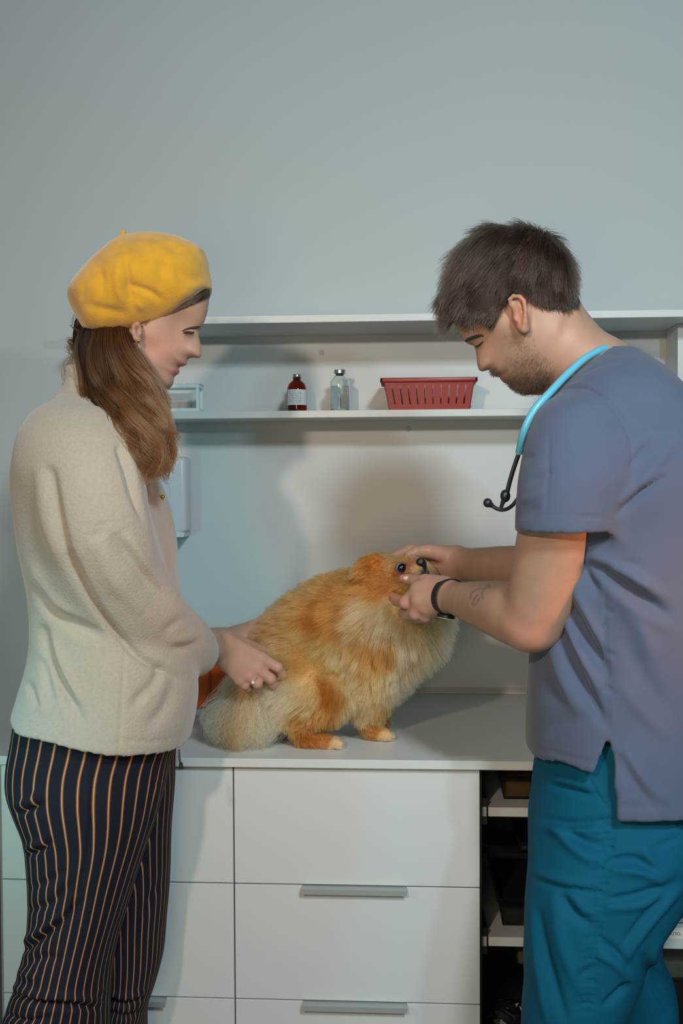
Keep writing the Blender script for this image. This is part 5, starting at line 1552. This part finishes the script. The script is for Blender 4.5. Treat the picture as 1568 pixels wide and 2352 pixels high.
    L += [([(1412,1840),(1402,1950),(1385,2050),(1368,2200),(1348,2340)], 3, -.003),
          ([(1268,1800),(1310,1812),(1372,1830)], 7, -.008), ([(1255,1790),(1320,1798),(1370,1812)], 9, .005), ([(1350,1785),(1376,1830),(1405,1862)], 3, -.004),
          ([(1240,1880),(1300,1890),(1400,1885)], 8, -.006), ([(1235,1900),(1300,1910),(1395,1905)], 10, .005),
          ([(1270,1900),(1310,1940),(1350,1970),(1395,1985)], 13, .008), ([(1300,1905),(1345,1935),(1395,1945)], 9, -.007),
          ([(1230,2020),(1300,2040),(1380,2052)], 6, -.006), ([(1225,2005),(1300,2025),(1380,2036)], 9, .005),
          ([(1290,2060),(1320,2100),(1360,2130)], 11, -.008), ([(1310,2050),(1345,2090),(1380,2110)], 11, .006),
          ([(1400,1980),(1450,1975),(1520,2005)], 9, -.010), ([(1410,2000),(1470,2005),(1530,2030)], 12, .008), ([(1395,2068),(1450,2060),(1540,2030)], 8, -.009), ([(1395,2085),(1460,2080),(1530,2055)], 10, .006),
          ([(1560,2040),(1510,2095),(1460,2160),(1425,2220)], 10, .008), ([(1530,2050),(1470,2120),(1430,2170)], 10, -.007),
          ([(1375,2160),(1410,2185),(1445,2230)], 10, -.008), ([(1370,2190),(1415,2215),(1450,2262)], 10, .006), ([(1440,2262),(1410,2290),(1385,2310)], 8, -.010), ([(1330,2240),(1360,2225),(1380,2215)], 8, -.006),
          ([(1220,2060),(1228,2180),(1256,2352)], 9, .006), ([(1216,1900),(1225,2000)], 8, .005), ([(1240,2100),(1262,2220),(1300,2352)], 13, -.008), ([(1275,2060),(1295,2180),(1340,2290)], 14, .006),
          ([(1480,1950),(1500,1990),(1550,2010)], 14, .008), ([(1500,1910),(1530,1900),(1568,1890)], 5, -.004), ([(1498,1950),(1530,1936),(1568,1920)], 4, -.005),
          ([(1515,2160),(1500,2200),(1545,2260)], 9, .006), ([(1480,2200),(1500,2260),(1540,2330)], 10, -.008)]
    v_ = fold(v_, q_, L)
    v_ = v_ + normals(v_, q_) * (noise3(v_, 10, 51) * .004 + noise3(v_, 24, 52) * .0014)[:, None]
    to_obj('scrub_trousers', v_, q_, mat('teal_scrub_cloth', (6, 84, 114), .8, bump=.12, bscale=900, spec=.15), root)
    for x, Y in ((P(1330, 2320, 1.62)[0] - .03, 1.62), (P(1470, 2300, 1.80)[0] - .03, 1.80)):
        f = Field((x - .22, Y - .07, -.022), (x + .13, Y + .07, .12), .006)
        f.ell((x - .04, Y, .03), (.14, .048, .05), k=.01); f.ell((x + .05, Y, .055), (.06, .045, .055), k=.02)
        f.F = np.maximum(f.F, -.018 - f.ax[2][None, None, :])
        a, b = f.mesh(1)
        to_obj('shoe', a, b, M['black'], root)

    # stethoscope round the neck
    sth = thing('stethoscope', 'stethoscope with light blue tubing hanging around the man neck', 'stethoscope', tuple(P(1400, 800, MY)))
    blue = mat('light_blue_tubing', (98, 180, 208), .35, spec=.5)
    dk = mat('dark_binaural', (24, 34, 42), .35)
    tp = [(1192,1040,1.60),(1205,985,1.575),(1228,940,1.575),(1262,902,1.585),(1300,862,1.605),(1345,822,1.625),(1390,800,1.65),(1424,797,1.69),(1420,800,1.74),(1385,806,1.78),(1330,840,1.80),(1270,900,1.80),(1235,980,1.80),(1222,1080,1.80),(1230,1180,1.80)]
    pts = path(np.array([P(*k) for k in tp]), 70)
    MB().tube(pts, .0060, 14).build('tubing', blue, sth, True)
    bp = path(np.array([P(*k) for k in ((1193,1036,1.60),(1178,1080,1.60),(1168,1115,1.60),(1163,1138,1.60))]), 14)
    MB().tube(bp, [.0036]*14, 10).build('binaural_tube', dk, sth, True)
    MB().sphere(P(1160, 1139, 1.60), .0085, (.9, .8, 1.15)).tube([P(1157, 1146, 1.60), P(1150, 1167, 1.60)], [.0042, .0026], 10).build('ear_hook', dk, sth, True)
    arc = path(np.array([P(*k) for k in ((1128,1160,1.60),(1136,1166,1.60),(1150,1171,1.60),(1164,1169,1.60),(1176,1161,1.60),(1188,1146,1.60))]), 20)
    MB().tube(arc, .0030, 10).build('spring_arc', dk, sth, True)
    MB().sphere(P(1119.5, 1155, 1.60), .0068, (1, 1, 1.05)).tube([P(1122, 1157, 1.60), P(1131, 1162, 1.60)], [.0056, .0036], 12).build('ear_tip', dk, sth, True)
man()
# ================================================================== DOG
def dog():
    DY = 2.10
    root = thing('dog', 'golden fluffy spitz dog standing on the white worktop', 'dog', (P(760, 1700, 2.06)[0], 2.06, TOP))
    lo = P(500, 1760, 2.1); hi = P(1080, 1240, 2.1)
    f = Field((lo[0], 1.93, TOP + .0006), (hi[0], 2.28, hi[2]), .0034)
    body = [(628,1530,2.11,.056),(668,1500,2.11,.069),(735,1458,2.11,.080),(800,1442,2.11,.086),(855,1434,2.10,.084),(895,1425,2.09,.076)]
    f.chain(path(CH(body), 12), .03)
    f.chain(path(CH([(800,1402,2.11,.058),(838,1378,2.085,.050),(868,1354,2.065,.042)]), 8), .03)
    f.chain(path(CH([(870,1405,2.06,.064),(915,1425,2.055,.066),(914,1465,2.065,.056),(885,1505,2.07,.044)]), 10), .035)
    f.chain(CH([(925,1405,2.06,.060),(950,1420,2.065,.050)]), .03)
    # head: skull, cheeks, muzzle turned up and towards the right
    f.ell(P(893, 1316, 2.045), (.054, .048, .036), k=.014)
    f.ell(P(888, 1338, 2.035), (.045, .040, .034), k=.015)
    f.ell(P(965, 1322, 2.075), (.036, .034, .030), k=.015)
    f.chain(path(CH([(925,1312,2.012,.0285),(948,1308,1.985,.0215),(962,1303,1.968,.0155)]), 8), .012)
    f.chain(CH([(945,1324,1.985,.0165),(966,1317,1.968,.0105)]), .006)
    # folded ears
    f.chain(CH([(862,1294,2.015,.019),(842,1301,2.010,.019),(820,1318,2.012,.008)]), .006, flat=((0, 1, 0), .55))
    f.chain(CH([(880,1288,2.09,.018),(862,1288,2.105,.015),(842,1298,2.105,.008)]), .012, flat=((0, 1, 0), .55))
    # forelegs
    gz = TOP
    def paw(x, Y, r, ln):
        p = P(*x, Y)
        return p
    f.chain(path(CH([(862,1530,2.055,.052),(846,1590,2.06,.038),(846,1640,2.07,.025),(856,1672,2.075,.0195),(866,1684,2.075,.0185)]), 12), .03)
    f.chain(CH([(862,1684,2.072,.0165),(884,1686,2.066,.0135)]), .008, flat=((0, 0, 1), .85))
    f.chain(path(CH([(885,1520,2.15,.050),(868,1580,2.155,.034),(858,1630,2.16,.024),(862,1654,2.165,.0185),(868,1662,2.165,.0175)]), 12), .03)
    f.chain(CH([(866,1662,2.163,.0160),(884,1664,2.155,.0130)]), .008, flat=((0, 0, 1), .85))
    # hind legs
    f.chain(path(CH([(668,1560,2.055,.064),(715,1590,2.040,.056),(752,1596,2.030,.040)]), 10), .035)
    f.chain(path(CH([(745,1602,2.030,.040),(722,1640,2.020,.030),(700,1676,2.015,.0225),(710,1698,2.012,.0185)]), 12), .02)
    f.chain(path(CH([(706,1700,2.012,.0175),(740,1704,2.008,.0165),(768,1706,2.002,.0150)]), 8), .010, flat=((0, 0, 1), .85))
    f.chain(path(CH([(660,1560,2.165,.058),(690,1600,2.17,.040),(655,1640,2.17,.026),(646,1658,2.17,.019),(676,1668,2.165,.0165)]), 12), .03)
    # tail root
    f.chain(path(CH([(612,1530,2.09,.035),(585,1560,2.045,.030),(570,1610,2.025,.026),(560,1660,2.012,.018)]), 10), .02)
    # toes
    for px, py, Y, n, dx in ((775,1709,1.990,3,.011),(889,1689,2.058,3,.0085)):
        b = P(px, py, Y)
        for k in range(n):
            f.ell((b[0] - .001 * k, b[1] + dx * k, TOP + .011), (.0125, .0072, .0105), k=.002)
    v, q = f.mesh(2)
    v[:, 2] = np.maximum(v[:, 2], TOP + .0003)
    def surf(px, py):
        u_ = proj(v); c = np.argsort(np.linalg.norm(u_ - np.array([px, py]), axis=1))[:30]
        return P(px, py, v[c, 1].min())
    spots = [(780,1400,50,(176,110,40)),(730,1430,45,(182,118,48)),(700,1370,40,(188,130,70)),(630,1430,40,(186,132,76)),(610,1500,35,(186,134,80)),(840,1340,30,(186,112,38)),(880,1335,26,(170,98,30)),(905,1300,22,(196,134,66)),
             (850,1305,26,(188,116,42)),(935,1310,14,(160,92,34)),(962,1312,10,(206,160,100)),(920,1335,16,(186,120,52)),(830,1395,18,(222,188,136)),(815,1440,16,(214,172,114)),(870,1405,24,(224,192,142)),(900,1420,24,(226,196,148)),(960,1450,34,(218,190,142)),
             (960,1540,34,(222,194,146)),(880,1470,18,(180,116,48)),(860,1500,20,(190,128,58)),(830,1520,24,(204,152,88)),(790,1540,22,(216,178,122)),(760,1500,34,(214,170,110)),(710,1490,44,(212,166,104)),(660,1540,30,(206,156,92)),(660,1590,32,(232,208,164)),(700,1600,28,(218,178,120)),
             (745,1580,20,(172,104,36)),(740,1630,20,(180,112,44)),(690,1640,22,(190,124,54)),(710,1690,18,(164,94,30)),(775,1708,12,(226,190,140)),(740,1700,14,(186,116,48)),(850,1570,22,(212,166,104)),(840,1620,22,(216,172,112)),(870,1640,18,(196,136,68)),(855,1670,14,(172,102,36)),(885,1688,9,(222,180,124)),
             (590,1600,30,(222,192,142)),(560,1640,30,(212,172,112)),(545,1700,26,(190,130,62)),(610,1660,26,(226,200,152)),(570,1700,10,(160,96,34)),(780,1340,40,(186,120,50)),(945,1395,26,(206,164,104))]
    SP = np.array([(x, y, s) for x, y, s, c in spots], float); SCc = np.array([lin(tuple((k * (1 - (.19 if sum(c) < 430 else .28)) + (.19 if sum(c) < 430 else .28) * sum(c) / 3) * m_ for k, m_ in zip(c, (1.03, .98, .92)))) for *_, c in spots])
    def coat(p):
        u = proj(p)
        u = u + np.stack([noise3(p, 40, 71), noise3(p, 40, 72)], 1) * 9
        wgt = np.exp(-((u[:, None, 0] - SP[None, :, 0])**2 + (u[:, None, 1] - SP[None, :, 1])**2) / (2 * (SP[None, :, 2] * .62)**2)) + 1e-9
        wgt /= wgt.sum(1, keepdims=True)
        return wgt @ SCc
    col = coat(v) * .8
    uvv = proj(v)
    # dark lips and pink lower lid
    lip = np.exp(-((uvv[:, 0]-972)**2/(2*7**2) + (uvv[:, 1]-1316)**2/(2*10**2))) * (v[:, 1] < 2.0)
    col = col * (1 - lip[:, None]) + np.array(lin((44, 40, 42))) * lip[:, None]
    lid = np.exp(-((uvv[:, 0]-923)**2/(2*11**2) + (uvv[:, 1]-1312)**2/(2*7**2))) * (v[:, 1] < 2.01)
    col = col * (1 - .8 * lid[:, None]) + np.array(lin((176, 120, 116))) * .8 * lid[:, None]
    bo = to_obj('body', v, q, tint_mat('dog_skin', .8), root, col)
    # eye
    ey = surf(921.5, 1303.5); ey = P(921.5, 1303.5, ey[1] + .0035)
    e_ = MB().sphere(ey, .0112, u=28, v=20).build('eye', mat('eye_white', (150, 140, 132), .15), root, True)
    MB().sphere(ey + np.array([.0004, -.0016, -.0002]), .0104, u=28, v=20).build('iris', mat('dark_iris', (10, 9, 9), .04, coat=1.0), e_, True)
    pts = [ey + np.array([math.cos(t) * .0115, -.0052 - .0012 * math.sin(2 * t), math.sin(t) * .0098]) for t in np.linspace(0, 2*math.pi, 33)]
    MB().tube(pts, .0015, 8).build('eyelid', mat('dark_lid', (86, 62, 58), .5), root, True)
    # nose
    f = Field(P(945, 1330, 1.955) - .02, P(990, 1270, 1.955) + .02, .0011)
    f.ell(P(966, 1290.5, 1.955), (.0092, .0098, .0080), k=.004)
    f.ell(P(973, 1302, 1.961), (.0048, .006, .0105), k=.008)
    f.ell(P(966.5, 1289, 1.944), (.0026, .0035, .0036), k=.002, op='cut')
    f.ell(P(975, 1291, 1.949), (.0022, .003, .0032), k=.002, op='cut')
    nv, nq = f.mesh(2)
    nv = nv + normals(nv, nq) * (noise3(nv, 900, 3) * .0003)[:, None]
    to_obj('nose', nv, nq, mat('dog_nose', (30, 28, 30), .32, bump=.3, bscale=900), root)
    f = Field(P(955, 1345, 1.965) - .015, P(995, 1295, 1.965) + .015, .0013)
    f.chain(CH([(977,1307,1.962,.0036),(981,1315,1.963,.0040),(979,1322,1.966,.0038),(971,1327,1.970,.0034)]), .003)
    a, b = f.mesh(2)
    to_obj('lip', a, b, mat('dark_lip', (58, 52, 54), .45), root)

    # coat
    r = np.random.default_rng(17)
    def fur(name, N, mask, length, flow, lift, K=6, seed=1, rad=.00036, clump=.55, cols=None, curl=.28, par=bo):
        p, nn = scatter(v, q, N, mask, seed)
        u = proj(p)
        L = length(p, u) * r.uniform(.65, 1.15, N)
        fl = flow(p, u)
        fl = fl - nn * (fl * nn).sum(1)[:, None] * .85
        fl /= np.linalg.norm(fl, axis=1)[:, None] + 1e-9
        lf = lift(p, u)
        wv = np.stack([noise3(p, 35, 80 + k) for k in range(3)], 1) * .5
        d0 = fl * (1 - lf)[:, None] + nn * (lf + .32)[:, None] + wv + r.normal(0, .16, (N, 3))
        d0 /= np.linalg.norm(d0, axis=1)[:, None]
        s = np.linspace(0, 1, K)
        pos = p[:, None, :] - nn[:, None, :] * .001 + d0[:, None, :] * (L[:, None] * s)[:, :, None]
        pos = pos + (fl * .6 + np.array([0, 0, -.25]))[:, None, :] * (curl * L[:, None] * s**2)[:, :, None]
        # clumping towards shared tips
        nc = max(N // 28, 4)
        ci = r.choice(N, nc, replace=False)
        kd = KDTree(nc)
        for k, i in enumerate(ci):
            kd.insert(p[i], k)
        kd.balance()
        near = np.array([kd.find(x)[1] for x in p])
        tgt = pos[ci[near]]
        cw = (clump * s**1.4)[None, :, None] * r.uniform(.5, 1.1, (N, 1, 1))
        off = tgt - pos
        ok = (np.linalg.norm(off[:, 0], axis=1) < .02)[:, None, None]
        pos = pos + np.where(ok, off * cw, 0)
        pos[:, :, 2] = np.maximum(pos[:, :, 2], TOP + .001)
        cc = coat(p) if cols is None else cols(p, u)
        cb = noise3(p[ci], 60, 33)[near]
        cc = cc * np.clip(1 + 0.30 * cb + r.normal(0, .12, N), .5, 1.5)[:, None]
        strands(name, pos, rad * np.tile(1.1 - .85 * s**1.5, (N, 1)), np.clip(cc, 0, .95), FUR, par)
    def rg(u, pts, base):
        """blend a value over the side of the dog: (x,y,spread,value)"""
        A = np.array(pts, float)
        wgt = np.exp(-((u[:, None, 0]-A[:, 0])**2 + (u[:, None, 1]-A[:, 1])**2) / (2 * A[:, 2]**2))
        b = .02
        return (wgt @ A[:, 3] + b * base) / (wgt.sum(1) + b)
    LEN = [(590,1490,26,.020),(640,1440,34,.024),(720,1390,40,.028),(800,1340,30,.024),(760,1480,50,.040),(840,1440,35,.040),(900,1430,30,.044),(960,1450,30,.046),(940,1530,30,.036),(850,1540,30,.026),(885,1550,20,.024),(790,1550,25,.024),(660,1580,40,.036),
           (740,1600,25,.024),(700,1660,20,.014),(740,1700,22,.007),(775,1708,14,.004),(850,1620,20,.020),(850,1660,14,.012),(870,1685,16,.005),(930,1305,22,.0035),(905,1322,16,.006),(895,1295,14,.006),(875,1325,20,.009),(850,1345,24,.020),(840,1300,18,.009),(975,1325,20,.012),(880,1290,16,.008),(965,1315,14,.003),(930,1345,16,.010),(945,1380,20,.030),(600,1520,30,.030)]
    FX = [(640,1440,50,-.6),(760,1400,50,-.75),(760,1500,50,-.7),(850,1450,40,-.35),(940,1480,40,.10),(930,1560,30,-.05),(850,1600,40,-.1),(660,1580,40,-.6),(740,1620,30,-.35),(740,1700,25,.6),(870,1685,16,.6),(930,1310,20,-.9),(880,1330,30,-.9),(840,1310,24,-.9)]
    FZ = [(640,1440,50,-.35),(760,1400,50,-.25),(760,1500,50,-.7),(850,1450,40,-.9),(940,1480,40,-.9),(930,1560,30,-1.),(850,1600,40,-1.),(660,1580,40,-.6),(740,1620,30,-.9),(740,1700,25,-.3),(870,1685,16,-.3),(930,1310,20,.1),(880,1330,30,-.35),(840,1310,24,-.2)]
    eyec = ey
    nosec = P(968, 1295, 1.955)
    lipc = P(977, 1316, 1.964)
    def mk(c):
        u = proj(c)
        m = np.ones(len(c))
        m *= np.linalg.norm(c - eyec, axis=1) > .0150
        m *= np.linalg.norm(c - nosec, axis=1) > .0150
        m *= np.linalg.norm(c - lipc, axis=1) > .0105
        m *= 1 + 1.2 * np.exp(-((u[:, 0]-915)**2 + (u[:, 1]-1315)**2) / (2*45**2))
        m *= np.where(c[:, 1] > 2.14, .45, 1.0)
        m *= ~((u[:, 0] < 606) & (u[:, 1] > 1560))
        return m
    fur('coat', 95000, mk, lambda p, u: rg(u, LEN, .03), lambda p, u: np.stack([rg(u, FX, -.5), np.zeros(len(u)), rg(u, FZ, -.6)], 1),
        lambda p, u: np.clip(rg(u, [(940,1480,50,.48),(760,1420,90,.48),(740,1700,30,.15),(900,1310,40,.10),(850,1650,30,.25),(660,1580,50,.42)], .35), .05, .7), seed=2)
    # ruff and whiskers are part of the coat; the plume of the tail is its own part
    def tail():
        N, K = 9000, 9
        rt = path(CH([(606,1530,2.075,.03),(585,1560,2.045,.03),(566,1610,2.02,.028),(556,1655,2.01,.018)]), 40)
        i = r.integers(0, 40, N)
        o = r.normal(0, 1, (N, 3)); o /= np.linalg.norm(o, axis=1)[:, None]
        p = rt[i, :3] + o * (rt[i, 3] * .8)[:, None]
        ck = r.integers(0, 90, N); cs_ = r.normal(0, 1, 90); cd = r.normal(0, 12, 90)
        side = cs_[ck] + r.normal(0, .10, N)
        tipx = np.interp(side, [-2.2, -1, 0, 1, 2.2], [456, 500, 548, 600, 642]) + r.normal(0, 3.5, N)
        tipy = 1722 - 26 * np.abs(side)**1.5 * .6 - np.clip(side * -1, 0, 3) * 12 + cd[ck] + r.normal(0, 5, N)
        tY = np.interp(side, [-2, 0, 2], [2.03, 1.985, 2.02]) + r.normal(0, .022, N)
        tip = np.array([P(x, min(y, 1728), Y) for x, y, Y in zip(tipx, tipy, tY)])
        L = np.linalg.norm(tip - p, axis=1)
        mx = r.uniform(.075, .125, N)
        kk = np.minimum(1, mx / L)
        tip = p + (tip - p) * np.where(i > 18, 1, kk)[:, None]
        s = np.linspace(0, 1, K)
        out = o * np.array([1, 1, .2]) * .022
        out[:, 0] += (side * .010)
        pos = p[:, None, :] * (1 - s)[None, :, None] + tip[:, None, :] * s[None, :, None] + out[:, None, :] * np.sin(np.pi * s)[None, :, None]
        keep = (tipx > 468) | (r.random(N) < .3)
        pos += (noise3(p, 50, 91)[:, None, None] * .006) * np.sin(np.pi * s * 1.5)[None, :, None] * np.array([1, .5, 0])
        pos[:, :, 2] = np.maximum(pos[:, :, 2], TOP + .0015)
        cr = np.array(lin((222, 194, 156))); tan = np.array(lin((164, 106, 48)))
        t = np.exp(-((tipx - 535)**2) / (2 * 26**2)) * np.clip((tipy - 1660) / 40, 0, 1) * r.uniform(.3, 1, N)
        c = cr * (1 - t)[:, None] + tan * t[:, None]
        c *= np.clip(1 + r.normal(0, .18, 90)[ck] + r.normal(0, .12, N), .45, 1.35)[:, None]
        strands('tail_plume', pos[keep], .00036 * np.tile(1.1 - .85 * s**1.5, (int(keep.sum()), 1)), np.clip(c, 0, .95)[keep], FUR, bo)
    tail()
FUR = hair_mat('fur_fibre', .45, .7)
dog()
